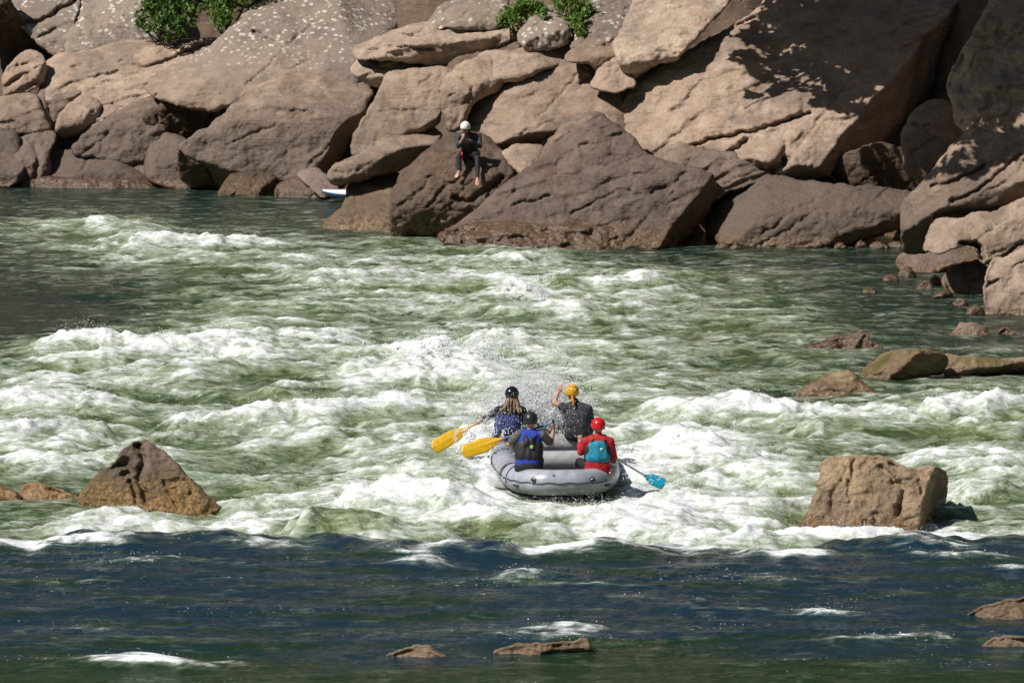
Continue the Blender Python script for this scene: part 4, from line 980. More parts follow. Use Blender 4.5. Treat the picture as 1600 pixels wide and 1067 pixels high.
def helmet_mesh(c, f, up, r=(.118, .135, .125), low=-.35):
    """hard shell: lower over the nape and ears, cut higher over the brow, with a rolled rim and some thickness"""
    f = unit(f); u = np.array(up, float); u -= f * (u @ f); u = unit(u); s = np.cross(f, u); c = np.array(c, float)
    nu, nv = 40, 16; V = []; F = []
    def ringpt(k, i, sc):
        th = 2 * math.pi * i / nu
        bot = math.radians(100 + 18 * max(0, -math.cos(th)) ** 1.0 + 16 * abs(math.sin(th)) ** 3 - 14 * max(0, math.cos(th)))
        ph = bot * k / nv
        fl = 1 + (.035 if k == nv else 0)
        return c + (s * r[0] * math.sin(th) + f * r[1] * math.cos(th)) * math.sin(ph) * sc * fl + u * r[2] * math.cos(ph) * sc
    for sc in (1.0, .93):
        for k in range(nv + 1):
            for i in range(nu): V.append(tuple(ringpt(k, i, sc)))
    n = (nv + 1) * nu
    for L in (0, 1):
        for k in range(nv):
            for i in range(nu):
                a, b = L * n + k * nu + i, L * n + k * nu + (i + 1) % nu
                q = (a, b, b + nu, a + nu)
                F.append(q if L == 0 else q[::-1])
    for i in range(nu):
        a, b = nv * nu + i, nv * nu + (i + 1) % nu
        F.append((a, b, b + n, a + n))
    me = bpy.data.meshes.new('helmet'); me.from_pydata(V, [], F); me.update()
    bm = bmesh.new(); bm.from_mesh(me); bmesh.ops.remove_doubles(bm, verts=bm.verts, dist=1e-4); bmesh.ops.recalc_face_normals(bm, faces=bm.faces); bm.to_mesh(me); bm.free()
    for p in me.polygons: p.use_smooth = True
    return me

def tube_mesh(name, pts, rad, closed=False, nu=16, cap=True):
    """sweep a circle along a path"""
    P = np.array(pts, float); n = len(P)
    R = np.full(n, rad) if np.isscalar(rad) else np.array(rad, float)
    T = (np.roll(P, -1, 0) - np.roll(P, 1, 0)) if closed else np.gradient(P, axis=0)
    T /= np.linalg.norm(T, axis=1)[:, None]
    ref = np.array([0, 0, 1.0]) if abs(T[:, 2]).mean() < .8 else np.array([1.0, 0, 0])
    S = np.cross(T, ref); S /= np.linalg.norm(S, axis=1)[:, None]; U = np.cross(S, T)
    th = np.linspace(0, 2 * np.pi, nu, endpoint=False)
    V = (P[:, None] + R[:, None, None] * (np.cos(th)[None, :, None] * S[:, None] + np.sin(th)[None, :, None] * U[:, None])).reshape(-1, 3)
    V = [tuple(v) for v in V]; F = []
    for k in range(n if closed else n - 1):
        for i in range(nu):
            a, b = k * nu + i, k * nu + (i + 1) % nu; k2 = (k + 1) % n
            F.append((a, b, k2 * nu + (i + 1) % nu, k2 * nu + i))
    if not closed and cap:
        F.append(tuple(range(nu))); F.append(tuple((n - 1) * nu + i for i in range(nu))[::-1])
    me = bpy.data.meshes.new(name); me.from_pydata(V, [], F); me.update()
    bm = bmesh.new(); bm.from_mesh(me); bmesh.ops.recalc_face_normals(bm, faces=bm.faces); bm.to_mesh(me); bm.free()
    for p in me.polygons: p.use_smooth = len(p.vertices) == 4
    return me

def merge(name, meshes):
    V, F, S = [], [], []
    for me in meshes:
        o = len(V); V += [tuple(v.co) for v in me.vertices]; F += [tuple(o + i for i in p.vertices) for p in me.polygons]; S += [p.use_smooth for p in me.polygons]
    r = bpy.data.meshes.new(name); r.from_pydata(V, [], F); r.update(); r.polygons.foreach_set('use_smooth', S)
    return r

def skin_mat(name, col):
    return simple_mat(name, col, .5, .12, 14, .15)
M['skin'] = skin_mat('tanned skin', (.42, .22, .14)); M['skin_pink'] = skin_mat('pinkish skin', (.50, .26, .185))
def cloth(name, col, rough=.75, var=.22): return simple_mat(name, col, rough, var, 26, .6)
M['royal'] = cloth('royal blue shirt', (.012, .052, .40)); M['navy'] = cloth('blue life vest', (.030, .040, .175)); M['black_cloth'] = cloth('black cloth', (.012, .012, .015))
M['sleeve'] = cloth('grey sleeve', (.125, .112, .098)); M['charcoal'] = cloth('charcoal jacket', (.030, .030, .041)); M['jeans'] = cloth('dark trousers', (.016, .020, .034)); M['red'] = cloth('red jacket', (.42, .008, .014)); M['teal'] = cloth('turquoise vest', (.010, .235, .36)); M['wetsuit'] = cloth('black wetsuit', (.010, .010, .015)); M['wetgrey'] = cloth('dark grey wetsuit sleeve', (.038, .038, .055))
M['h_black'] = simple_mat('glossy black shell', (.012, .013, .014), .18, .05); M['h_matt'] = simple_mat('matt black shell', (.018, .020, .021), .42, .1); M['h_yellow'] = simple_mat('yellow shell', (.66, .34, .010), .35, .06); M['h_red'] = simple_mat('red shell', (.62, .010, .014), .25, .05); M['h_white'] = simple_mat('white shell', (.80, .80, .80), .3, .03)
M['hair'] = simple_mat('blond hair', (.24, .155, .085), .5, .4, 60, .4); M['orange'] = M['orange']; M['strap_orange'] = cloth('orange strap', (.75, .21, .015)); M['strap_red'] = cloth('red strap', (.75, .03, .03)); M['hole'] = simple_mat('dark opening', (.01, .01, .01), .8); M['lime'] = simple_mat('lime disc', (.36, .55, .10), .5); M['whitepatch'] = simple_mat('pale patch', (.55, .62, .66), .5); M['eye'] = simple_mat('eye', (.5, .5, .5), .2)
M['pfd_black'] = cloth('black life vest', (.016, .017, .019), .6)

def person(key, label, Y0, px, head_f=(0, 1, 0), up=(0, 0, 1), skin='skin', group=None):
    j = {}
    for k, (x, y, dy) in px.items(): j[k] = np.array(on_y(x, y, Y0 + dy))
    root = empty('person', j['pel'] - v3(0, 0, .1))
    tag(root, label, 'person', group)
    j['root'] = root; j['hf'] = unit(head_f); j['up'] = unit(up)
    return root, j

def helmet(root, j, mat, dc=(0, 0, .03), r=(.116, .135, .125), vents=0):
    f = j['hf']; u = j['up'] - f * (j['up'] @ f); u = unit(u); s = np.cross(f, u)
    c = j['head'] + s * dc[0] + f * dc[1] + u * dc[2]
    h = link('helmet', helmet_mesh(c, f, u, r), M[mat], root)
    for k in range(vents):
        an = math.radians(150 + 60 * (k % 2) + (k // 2) * 0); ph = math.radians(48 + 22 * (k // 2))
        d = (s * r[0] * math.sin(an) + f * r[1] * math.cos(an)) * math.sin(ph) + u * r[2] * math.cos(ph)
        V, F = ellipsoid_np(c + d * 1.0, (.012, .012, .007), np.cross(s, unit(d)), unit(d), 12, 6)
        me = bpy.data.meshes.new('vent'); me.from_pydata([tuple(v) for v in V], [], F); me.update()
        link('vent', me, M['hole'], h)
    return h, c

def disc(name, c, n, r, th, mat, parent):
    n = unit(n)
    V, F = ellipsoid_np(c, (r, r, th), np.cross(n, v3(1, 0, .01)), n, 16, 6)
    me = bpy.data.meshes.new(name); me.from_pydata([tuple(v) for v in V], [], F); me.update()
    for p in me.polygons: p.use_smooth = True
    return link(name, me, M[mat], parent)

# ------------------------------------------------------------------ the raft
def raft_mat(name, col, rough):
    m, nt, out = new_mat(name); h = NT(nt)
    tc = h.n('ShaderNodeTexCoord').outputs['Object']
    n = h.noise(tc, 5, 6, .6); n2 = h.noise(tc, 40, 3, .6)
    c = h.mix(h.range(n, .35, .7), tuple(x * .82 for x in col), tuple(min(1, x * 1.12) for x in col))
    c = h.mix(h.math('MULTIPLY', h.range(n2, .6, .75), .35), c, tuple(x * .6 for x in col))
    b = h.bsdf(Base_Color=c, Roughness=h.range(n, .3, .7, rough - .1, rough + .12), Normal=h.bump(n, .25, .02))
    nt.links.new(b.outputs[0], out.inputs[0]); return m
M['raft'] = raft_mat('grey raft rubber', (.35, .362, .41), .34); M['thwart'] = raft_mat('pale grey thwart rubber', (.40, .40, .385), .42); M['floor'] = raft_mat('dark raft floor', (.045, .055, .085), .4); M['patch'] = simple_mat('black rubber patch', (.022, .022, .024), .5); M['rope'] = simple_mat('blue line', (.014, .028, .085), .6, .2, 80, .5); M['steel'] = simple_mat('steel ring', (.55, .55, .56), .25, .1, 20, 0, Metallic=1.0)
stern = on_z(884, 780, 0.0)
HEAD = math.radians(4.5); PIT = math.radians(2.6)
raft = empty('raft', (stern.x - 2.05 * math.sin(HEAD), stern.y + 2.05 * math.cos(HEAD), .07))
tag(raft, 'grey inflatable raft carrying four paddlers into the white waves', 'raft')
RM = Matrix.Translation(raft.location) @ Matrix.Rotation(HEAD, 4, 'Z') @ Matrix.Rotation(PIT, 4, 'X')
RA, RB, RT = .80, 1.85, .205
def ring_pt(a, out=0.0, up=0.0):
    n = 2.7; c, s = math.cos(a), math.sin(a)
    x = (RA + out) * math.copysign(abs(c) ** (2 / n), c); y = (RB + out) * math.copysign(abs(s) ** (2 / n), s)
    z = .205 + .12 * max(0, (y / RB - .5) / .5) ** 2 + .05 * max(0, (-y / RB - .6) / .4) ** 2
    return RM @ Vector((x, y, z + up))
def even(fn, n):
    P = np.array([fn(a) for a in np.linspace(0, 2 * math.pi, 721)[:-1]])
    L = np.concatenate([[0], np.cumsum(np.linalg.norm(np.diff(np.vstack([P, P[:1]]), axis=0), axis=1))])
    s = np.linspace(0, L[-1], n, endpoint=False); PP = np.vstack([P, P[:1]])
    return np.stack([np.interp(s, L, PP[:, k]) for k in range(3)], 1)
ring = even(ring_pt, 180)
link('tube', tube_mesh('tube', ring, RT, True, 28), M['raft'], raft)
for yy, zz in ((.10, .235), (1.05, .33), (-.95, .20)):
    if yy < -.5: continue
    pts = [RM @ Vector((x, yy, zz)) for x in np.linspace(-.72, .72, 17)]
    rr = [.155 * (1 - .25 * (abs(x) / .72) ** 6) for x in np.linspace(-.72, .72, 17)]
    link('thwart', tube_mesh('thwart', pts, rr, False, 22), M['thwart'], raft)
fl = [RM @ Vector((.62 * math.copysign(abs(math.cos(a)) ** .74, math.cos(a)), 1.68 * math.copysign(abs(math.sin(a)) ** .74, math.sin(a)), z)) for z in (.10, .02) for a in np.linspace(0, 2 * math.pi, 49)[:-1]]
me = bpy.data.meshes.new('floor'); me.from_pydata([tuple(v) for v in fl], [], [tuple(range(48)), tuple(range(95, 47, -1))] + [(i, (i + 1) % 48, 48 + (i + 1) % 48, 48 + i) for i in range(48)]); me.update()
link('floor', me, M['floor'], raft)
def around(P, T, R, a0, a1, n=20):
    """arc hugging the tube across its path"""
    T = unit(T); S = unit(np.cross(T, v3(0, 0, 1))); U = np.cross(S, T)
    return [np.array(P) + R * (math.cos(a) * S + math.sin(a) * U) for a in np.linspace(a0, a1, n)]
def at_px(px, side):       # ring index whose screen x is nearest on the near (stern) half
    best = None
    for i in range(len(ring)):
        x, y = project(*ring[i])
        if (side == 'stern' and ring[i][1] < raft.location.y - 1.55) or (side == 'left' and ring[i][0] < raft.location.x - .4 and ring[i][1] < raft.location.y):
            d = abs(x - px[0]) + abs(y - px[1]) * .6
            if best is None or d < best[0]: best = (d, i)
    return best[1]
def ring_T(i): return ring[(i + 1) % len(ring)] - ring[i - 1]
for px in ((842, 768), (916, 760)):
    i = at_px(px, 'stern'); T = unit(ring_T(i)); S = unit(np.cross(T, v3(0, 0, 1)))
    if S[1] > 0: S = -S
    n = unit(S * .92 + v3(0, 0, .25)); c = ring[i] + n * (RT + .001)
    pt = disc('ring_patch', c, n, .055, .008, 'patch', raft)
    e1 = T; e2 = np.cross(n, e1)
    loop = [c + n * .016 + .036 * (math.cos(a) * e1 + math.sin(a) * e2) - e2 * 0.0 for a in np.linspace(0, 2 * math.pi, 20)[:-1]]
    link('metal_ring', tube_mesh('metal_ring', loop, .006, True, 8), M['steel'], pt)
    link('webbing', tube_mesh('webbing', [c + e2 * .05 + n * .006, c + n * .02, c - e2 * .05 + n * .006], .012, False, 8), M['patch'], pt)
i = at_px((868, 752), 'stern'); disc('valve', ring[i] + unit(v3(-.1, -.75, .66)) * RT, (-.1, -.75, .66), .02, .008, 'patch', raft)
for px in ((800, 768), (972, 760)):
    i = at_px(px, 'stern'); T = unit(ring_T(i)); S = unit(np.cross(T, v3(0, 0, 1)))
    if S @ (ring[i] - np.array(raft.location)) < 0: S = -S
    link('handle', tube_mesh('handle', [ring[i] + T * q + unit(S - v3(0, 0, .25)) * (RT + .02 - .035 * (abs(q) > .06)) for q in (-.075, -.05, 0, .05, .075)], .013, False, 8), M['patch'], raft)
# blue line along the left flank, crossing the tube twice
ia, ib = at_px((797, 738), 'left'), at_px((790, 722), 'left')
ln = []
lo_, hi_ = min(ia, ib) - 3, max(ia, ib) + 3
for i in (lo_, hi_ + 7):
    T = ring_T(i); A = around(ring[i], T, RT + .006, -.25, math.pi * .62 if True else 0, 18)
    B = around(ring[i], T, RT + .006, math.pi + .25, math.pi * .38, 18)
    arc = A if np.array(A[0])[0] < np.array(B[0])[0] else B
    link('cross_line', tube_mesh('cross_line', arc, .009, False, 8), M['rope'], raft)
pts = []
for i in range(lo_ - 2, hi_ + 40):
    T = ring_T(i % len(ring)); S = unit(np.cross(unit(T), v3(0, 0, 1)))
    if S @ (ring[i % len(ring)] - np.array(raft.location)) < 0: S = -S
    pts.append(ring[i % len(ring)] + unit(S + v3(0, 0, .12)) * (RT + .008) + v3(0, 0, -.02 * math.sin(i * .6) ** 2))
link('grab_line', tube_mesh('grab_line', pts, .008, False, 8), M['rope'], raft)

# ------------------------------------------------------------------ paddles
def pad_mat(n, c, r=.35): return simple_mat(n, c, r, .1, 20)
M['p_yellow'] = pad_mat('yellow paddle plastic', (.70, .40, .012)); M['p_blue'] = pad_mat('blue paddle shaft', (.03, .17, .42)); M['p_white'] = pad_mat('white paddle shaft', (.72, .72, .72)); M['p_teal'] = pad_mat('turquoise paddle plastic', (.0, .28, .42)); M['p_black'] = pad_mat('black grip', (.015, .015, .015))
def paddle(label, grip, throat, tip, W, shaft, blade, nrm=(0, -.95, .32)):
    g, t, e = np.array(grip), np.array(throat), np.array(tip)
    root = empty('paddle', t); tag(root, label, 'paddle', 'paddles of the raft crew')
    u = unit(e - t); L = np.linalg.norm(e - t); n = np.array(nrm, float); n = unit(n - u * (n @ u)); w = np.cross(u, n)
    us = unit(g - t)
    link('shaft', tube_mesh('shaft', [t - us * .10, t, t + us * .1] + [t + (g - t) * q for q in np.linspace(.15, 1, 10)], .0155, False, 12), M[shaft], root)
    ns, nw = 28, 13; V = []; F = []
    for sd in (1, -1):
        for k in range(ns + 1):
            s = k / ns
            hw = .018 + (W / 2 - .018) * sstep(0, .48, s) ** .8
            if s > .86: hw *= math.sqrt(max(0, 1 - ((s - .86) / .1402) ** 2)) * .55 + .45 * (1 - ((s - .86) / .14) ** 6)
            for q in np.linspace(-1, 1, nw):
                rib = .012 * math.exp(-(q * hw / .016) ** 2) * (1 - s * .85)
                th = .004 + rib
                cup = -.018 * q * q * s
                V.append(tuple(t + u * L * s + w * hw * q + n * (sd * th * (1 - abs(q) ** 8) + cup)))
    N = (ns + 1) * nw
    for sd in (0, 1):
        for k in range(ns):
            for q in range(nw - 1):
                a = sd * N + k * nw + q; f = (a, a + 1, a + 1 + nw, a + nw); F.append(f if sd else f[::-1])
    me = bpy.data.meshes.new('blade'); me.from_pydata(V, [], F); me.update()
    bm = bmesh.new(); bm.from_mesh(me); bmesh.ops.remove_doubles(bm, verts=bm.verts, dist=1e-5); bmesh.ops.recalc_face_normals(bm, faces=bm.faces); bm.to_mesh(me); bm.free()
    for p in me.polygons: p.use_smooth = True
    link('blade', me, M[blade], root)
    cross = unit(np.cross(us, v3(0, 1, .2)))
    link('grip', tube_mesh('grip', [g - cross * .055, g - cross * .03, g, g + cross * .03, g + cross * .055], [.013, .017, .018, .017, .013], False, 12), M['p_black'], root)
    return root

# ------------------------------------------------------------------ the crew
RY = stern.y
GC = 'paddlers in the raft'
# man at the stern, left
YC = RY + .50
root, j = person('C', 'man in royal blue shirt, black life vest and black helmet at the stern left', YC, dict(
    pel=(825, 727, 0), che=(827, 697, .05), neck=(829, 673, .08), head=(829, 658, .10), sl=(809, 680, .06), sr=(848, 680, .06), el=(795, 694, .10), wl=(801, 686, .33), er=(861, 692, .12), wr=(865, 672, .20),
    hl=(816, 730, .02), hr=(836, 730, .02), kl=(812, 719, .42), kr=(844, 717, .42), al=(816, 741, .62), ar=(846, 741, .62)), (.1, 1, 0), group=GC)
parts = torso(j) + [(j['neck'], j['head'] - v3(0, 0, .05), .058, .055)] + head_parts(j['head'], j['hf']) + arm(j, 'l') + arm(j, 'r') + leg(j, 'l') + leg(j, 'r') + foot(j['al'], j['al'] + v3(0, .2, -.05)) + foot(j['ar'], j['ar'] + v3(0, .2, -.05))
parts += hand(j['wl'], (.25, .35, -.6), (.4, .4, -.2), (.6, .2, .5), 1.25) + hand(j['wr'], (-.05, .1, 1), (-.6, .5, .1), (-.2, .8, .2), 1.25)
link('body', grow_mesh('body', parts, .0085), M['skin'], root)
link('shirt', grow_mesh('shirt', torso(j, .012), .011), M['royal'], root)
link('sleeve', grow_mesh('sleeve', [seg(j, 'sl', 'el', .060, .052, .016, -.05, .62)], .009), M['sleeve'], root)
link('sleeve', grow_mesh('sleeve', [seg(j, 'sr', 'er', .060, .052, .016, -.05, .72)], .009), M['sleeve'], root)
link('shorts', grow_mesh('shorts', [(j['hl'], j['hr'], .128, .128), (j['pel'] + v3(-.06, -.01, -.015), j['pel'] + v3(.06, -.01, -.015), .122, .122)] + leg(j, 'l', .016, .8) + leg(j, 'r', .016, .8), .011), M['black_cloth'], root)
s = unit(j['sr'] - j['sl']); bk = v3(0, -1, 0); C0 = j['pel'] + (j['che'] - j['pel']) * .55
vest = [(C0 + s * q, j['che'] + s * q * 1.02 + v3(0, 0, -.01), .145 if abs(q) > .01 else .155, .142) for q in (-.085, 0, .085)]
for q in (-1, 1):
    vest += [(j['che'] + s * q * .055 + bk * .11 + v3(0, 0, .05), j['che'] + s * q * .03 + bk * .115 + v3(0, 0, .10), .045, .04), (j['che'] + s * q * .03 + bk * .115 + v3(0, 0, .10), j['neck'] + s * q * .10 + bk * .075 + v3(0, 0, -.06), .038, .028),
             (j['neck'] + s * q * .10 + bk * .075 + v3(0, 0, -.06), j['neck'] + s * q * .095 + v3(0, .02, -.005), .028, .028), (j['neck'] + s * q * .095 + v3(0, .02, -.005), j['che'] + s * q * .08 + v3(0, .12, .06), .03, .035)]
vo = link('life_vest', grow_mesh('life_vest', vest, .011), M['pfd_black'], root)
disc('badge', np.array(on_y(831, 698, YC - .112)), (0.1, -1, .2), .030, .012, 'lime', vo)
helmet(root, j, 'h_matt')
paddle('yellow paddle with a blue shaft held by the man in the royal blue shirt', on_y(865, 660, YC + .26), on_y(786, 685, YC + .34), on_y(721, 707, YC + .25), .235, 'p_blue', 'p_yellow')

# person at the stern, right
YD = RY + .52
root, j = person('D', 'person in red jacket, turquoise vest and red helmet at the stern right', YD, dict(
    pel=(934, 731, 0), che=(934, 703, .03), neck=(935, 681, .06), head=(935, 667, .09), sl=(916, 690, .04), sr=(953, 690, .04), el=(908, 706, .08), wl=(906, 690, .24), er=(959, 714, .08), wr=(955, 716, .32),
    hl=(925, 733, .02), hr=(944, 733, .02), kl=(906, 722, .40), kr=(948, 722, .42), al=(898, 742, .42), ar=(950, 742, .6)), (.02, 1, 0), group=GC)
parts = torso(j) + [(j['neck'], j['head'] - v3(0, 0, .05), .055, .053)] + head_parts(j['head'], j['hf']) + arm(j, 'l') + arm(j, 'r') + leg(j, 'l') + leg(j, 'r') + foot(j['al'], j['al'] + v3(0, .2, -.05)) + foot(j['ar'], j['ar'] + v3(0, .2, -.05))
parts += hand(j['wl'], (0, .05, 1), (.3, .8, 0), (.8, -.2, .2), 1.35) + hand(j['wr'], (.3, .6, -.5), (.4, .2, -.5), (-.5, .2, .6), 1.3)
link('body', grow_mesh('body', parts, .0085), M['skin'], root)
link('jacket', grow_mesh('jacket', torso(j, .014) + arm(j, 'l', .018, 1.72) + arm(j, 'r', .018, 1.85) + [(j['neck'] - v3(0, 0, .02), j['neck'] + v3(0, .005, .025), .066, .062)], .010), M['red'], root)
link('shorts', grow_mesh('shorts', [(j['hl'] + v3(0, .02, -.02), j['hr'] + v3(0, .02, -.02), .112, .112)] + leg(j, 'l', .016, 1.12) + leg(j, 'r', .016, 1.1), .011), M['black_cloth'], root)
s = unit(j['sr'] - j['sl']); C0 = j['pel'] + (j['che'] - j['pel']) * .58
vo = link('life_vest', grow_mesh('life_vest', [(C0 + s * q, j['che'] + s * q + v3(0, 0, .0), .135, .135) for q in (-.085, -.045, 0, .045, .085)] +
     [x for q in (-1, 1) for x in ((j['neck'] + s * q * .095 + bk * .09 + v3(0, 0, -.07), j['neck'] + s * q * .10 + v3(0, .02, .0), .030, .030), (j['neck'] + s * q * .10 + v3(0, .02, .0), j['che'] + s * q * .08 + v3(0, .11, .05), .03, .035), (j['che'] + s * q * .12 + bk * .07, j['neck'] + s * q * .095 + bk * .09 + v3(0, 0, -.07), .04, .034))], .011), M['pfd_black'], root)
back = link('back_panel', grow_mesh('back_panel', [(C0 + s * q + bk * (.056 - abs(q) * .2) + v3(0, 0, .01), j['che'] + s * q * .74 + bk * (.058 - abs(q) * .2) + v3(0, 0, .075), .108, .088) for q in (-.098, -.06, -.03, 0, .03, .06, .098)], .011), M['teal'], vo)
disc('badge', j['che'] + s * .055 + bk * .140 + v3(0, 0, .035), (0.05, -1, .25), .024, .008, 'whitepatch', back)
helmet(root, j, 'h_red')
paddle('turquoise paddle with a white shaft held by the person in the red jacket', on_y(905, 681, YD + .28), on_y(1006, 742, YD + .46), on_y(1039, 757, YD + .40), .20, 'p_white', 'p_teal', (-.2, -.75, .6))

# person at the bow, left
YA = RY + 2.95
root, j = person('A', 'person with long blond hair, blue life vest and black helmet near the bow', YA, dict(
    pel=(791, 682, 0), che=(794, 656, .05), neck=(798, 633, .10), head=(800, 618, .13), sl=(778, 641, .06), sr=(816, 641, .06), el=(764, 650, .12), wl=(753, 656, .30), er=(820, 658, .18), wr=(806, 660, .42),
    hl=(782, 686, .02), hr=(801, 686, .02), kl=(776, 678, .42), kr=(804, 678, .42), al=(780, 702, .58), ar=(806, 702, .58)), (.25, 1, -.1), skin='skin_pink', group=GC)
parts = torso(j) + [(j['neck'], j['head'] - v3(0, 0, .05), .053, .05)] + head_parts(j['head'], j['hf']) + arm(j, 'l') + arm(j, 'r') + leg(j, 'l') + leg(j, 'r') + foot(j['al'], j['al'] + v3(0, .2, -.05)) + foot(j['ar'], j['ar'] + v3(0, .2, -.05))
parts += hand(j['wl'], (-.9, .3, -.35), (.1, .6, -.6), (.2, .6, .6), 1.2) + hand(j['wr'], (-.5, .6, .2), (-.4, .4, -.5), (0, .4, .6), 1.2)
link('body', grow_mesh('body', parts, .0085), M['skin_pink'], root)
link('jacket', grow_mesh('jacket', torso(j, .010) + arm(j, 'l', .014, 1.8) + arm(j, 'r', .014, 1.8), .010), M['black_cloth'], root)
s = unit(j['sr'] - j['sl']); C0 = j['pel'] + (j['che'] - j['pel']) * .45
link('life_vest', grow_mesh('life_vest', [(C0 + s * q, j['che'] + s * q * 1.05, .132, .140) for q in (-.085, 0, .085)] + [(j['che'] + s * q * .085, j['neck'] + s * q * .08 - v3(0, 0, .05), .135, .085) for q in (-1, 1)], .011), M['navy'], root)
link('trousers', grow_mesh('trousers', [(j['hl'], j['hr'], .122, .122)] + leg(j, 'l', .016, 1.95) + leg(j, 'r', .016, 1.95), .011), M['black_cloth'], root)
hp = []
rh = np.random.RandomState(9)
for k in range(19):
    an = math.radians(rh.uniform(95, 265)); L = rh.uniform(.0, .13)
    p0 = j['head'] + v3(.085 * math.sin(an), .10 * math.cos(an), -.02)
    p1 = j['head'] + v3(.11 * math.sin(an) * 1.25, -.10 + .06 * math.cos(an), -.14) + rh.normal(0, .012, 3)
    p2 = j['neck'] + v3(.15 * math.sin(an) * 1.25 + rh.normal(0, .02), -.155 + rh.normal(0, .01), -.05 - L * .35)
    p3 = p2 + v3(rh.normal(0, .02), -.005 + rh.normal(0, .01), -L * .45)
    hp += [(p0, p1, .015, .013), (p1, p2, .013, .010), (p2, p3, .010, .005)]
link('hair', grow_mesh('hair', hp, .0075, 1), M['hair'], root)
helmet(root, j, 'h_black')
paddle('yellow paddle held out at the far left by the person with blond hair', on_y(802, 633, YA + .42), on_y(735, 667, YA + .33), on_y(675, 700, YA + .2), .235, 'p_yellow', 'p_yellow')

# person at the bow, right
YB = RY + 2.95
root, j = person('B', 'person in a charcoal jacket and yellow helmet raising a bare arm near the bow', YB, dict(
    pel=(901, 674, 0), che=(902, 652, .06), neck=(898, 630, .10), head=(894, 615, .13), sl=(884, 638, .07), sr=(919, 639, .05), el=(866, 629, .14), wl=(872, 614, .20), er=(924, 663, .08), wr=(920, 684, .26),
    hl=(893, 678, .02), hr=(911, 678, .02), kl=(888, 684, .36), kr=(912, 676, .42), al=(896, 702, .20), ar=(912, 702, .58)), (-.1, 1, -.1), skin='skin_pink', group=GC)
parts = torso(j) + [(j['neck'], j['head'] - v3(0, 0, .05), .055, .052)] + head_parts(j['head'], j['hf']) + arm(j, 'l') + arm(j, 'r') + leg(j, 'l') + leg(j, 'r') + foot(j['al'], j['al'] + v3(0, .2, -.05)) + foot(j['ar'], j['ar'] + v3(0, .2, -.05))
parts += hand(j['wl'], (.25, .05, 1), (.3, .9, 0), (.9, -.2, -.2), .55) + hand(j['wr'], (0, .5, -.8), (-.4, .4, -.2), (-.2, .8, .5), 1.1)
link('body', grow_mesh('body', parts, .0085), M['skin_pink'], root)
link('jacket', grow_mesh('jacket', torso(j, .016) + arm(j, 'l', .018, .35) + arm(j, 'r', .020, 1.8) + [(j['neck'] - v3(0, 0, .02), j['neck'] + v3(0, 0, .03), .068, .066)], .010), M['charcoal'], root)
s = unit(j['sr'] - j['sl']); C0 = j['pel'] + (j['che'] - j['pel']) * .5
link('life_vest', grow_mesh('life_vest', [(C0 + s * q, j['che'] + s * q * 1.0 + v3(0, 0, .01), .140, .143) for q in (-.085, -.04, 0, .04, .085)], .011), M['charcoal'], root)
link('trousers', grow_mesh('trousers', [(j['hl'], j['hr'], .120, .120)] + leg(j, 'l', .02, 1.9) + leg(j, 'r', .02, 1.9), .011), M['jeans'], root)
hm, hc = helmet(root, j, 'h_yellow', vents=4)
link('strap', grow_mesh('strap', [(hc + v3(.0, -.125, -.05), hc + v3(.012, -.15, -.12), .022, .026), (hc + v3(.012, -.15, -.12), hc + v3(.025, -.172, -.20), .026, .016)], .008), M['strap_orange'], hm)

# turquoise bag on the raft floor behind the stern tube
bg_c = np.array(on_y(845, 741, RY + .55))
o = link('dry_bag', grow_mesh('dry_bag', [(bg_c + v3(-.10, 0, -.05), bg_c + v3(.10, .03, -.05), .085, .08), (bg_c + v3(.10, .03, -.05), bg_c + v3(.17, .04, -.045), .06, .035)], .01), M['p_teal'])
tag(o, 'turquoise bag lying in the raft just behind the grey stern tube', 'bag')

# ------------------------------------------------------------------ the person on the rock
fn_seat = ROCKS['seat'][0]
def seat_y(x, y): return fn_seat(x, y) * float(ray(x, y)[1])
YE = seat_y(733, 243) - .12
dyf1, dyf2 = seat_y(717, 272) - YE - .13, seat_y(746, 285) - YE - .13
root, j = person('E', 'barefoot person in a black wetsuit and white helmet sitting on the dark brown boulder', YE, dict(
    pel=(734, 238, 0), che=(733, 221, -.10), neck=(731, 209, -.17), head=(727, 200, -.26), sl=(748, 214, -.12), sr=(715, 214, -.12), el=(750, 229, -.30), wl=(733, 219, -.50), er=(716, 229, -.32), wr=(723, 217, -.50),
    hl=(743, 241, 0), hr=(725, 241, 0), kl=(746, 247, -.42), kr=(717, 246, -.42), al=(746, 279, dyf2), ar=(718, 267, dyf1)), (-.05, -1, -.45), (0, -.4, 1), skin='skin_pink')
parts = torso(j) + [(j['neck'], j['head'] + v3(0, .03, -.06), .056, .052)] + head_parts(j['head'], j['hf'], j['up']) + arm(j, 'l') + arm(j, 'r') + leg(j, 'l') + leg(j, 'r')
parts += foot(j['al'], j['al'] + v3(.0, -.14, -.13)) + foot(j['ar'], j['ar'] + v3(-.07, -.12, -.13))
parts += hand(j['wl'], (-.75, -.1, .55), (-.3, .9, 0), (0, .1, 1), 1.0) + hand(j['wr'], (.1, -.1, 1), (.5, .8, 0), (.8, -.3, .1), 1.1)
body = link('body', grow_mesh('body', parts, .0085), M['skin_pink'], root)
f = j['hf']; u = unit(j['up'] - f * (j['up'] @ f)); s = np.cross(f, u)
for q in (-1, 1): disc('eye', j['head'] + u * .005 + s * q * .031 + f * .080, f, .011, .009, 'eye', root)
link('wetsuit', grow_mesh('wetsuit', torso(j, .012) + leg(j, 'l', .012, 1.93) + leg(j, 'r', .012, 1.93) + [(j['neck'] - v3(0, 0, .03), j['neck'] + v3(0, -.01, .02), .07, .066)], .010), M['wetsuit'], root)
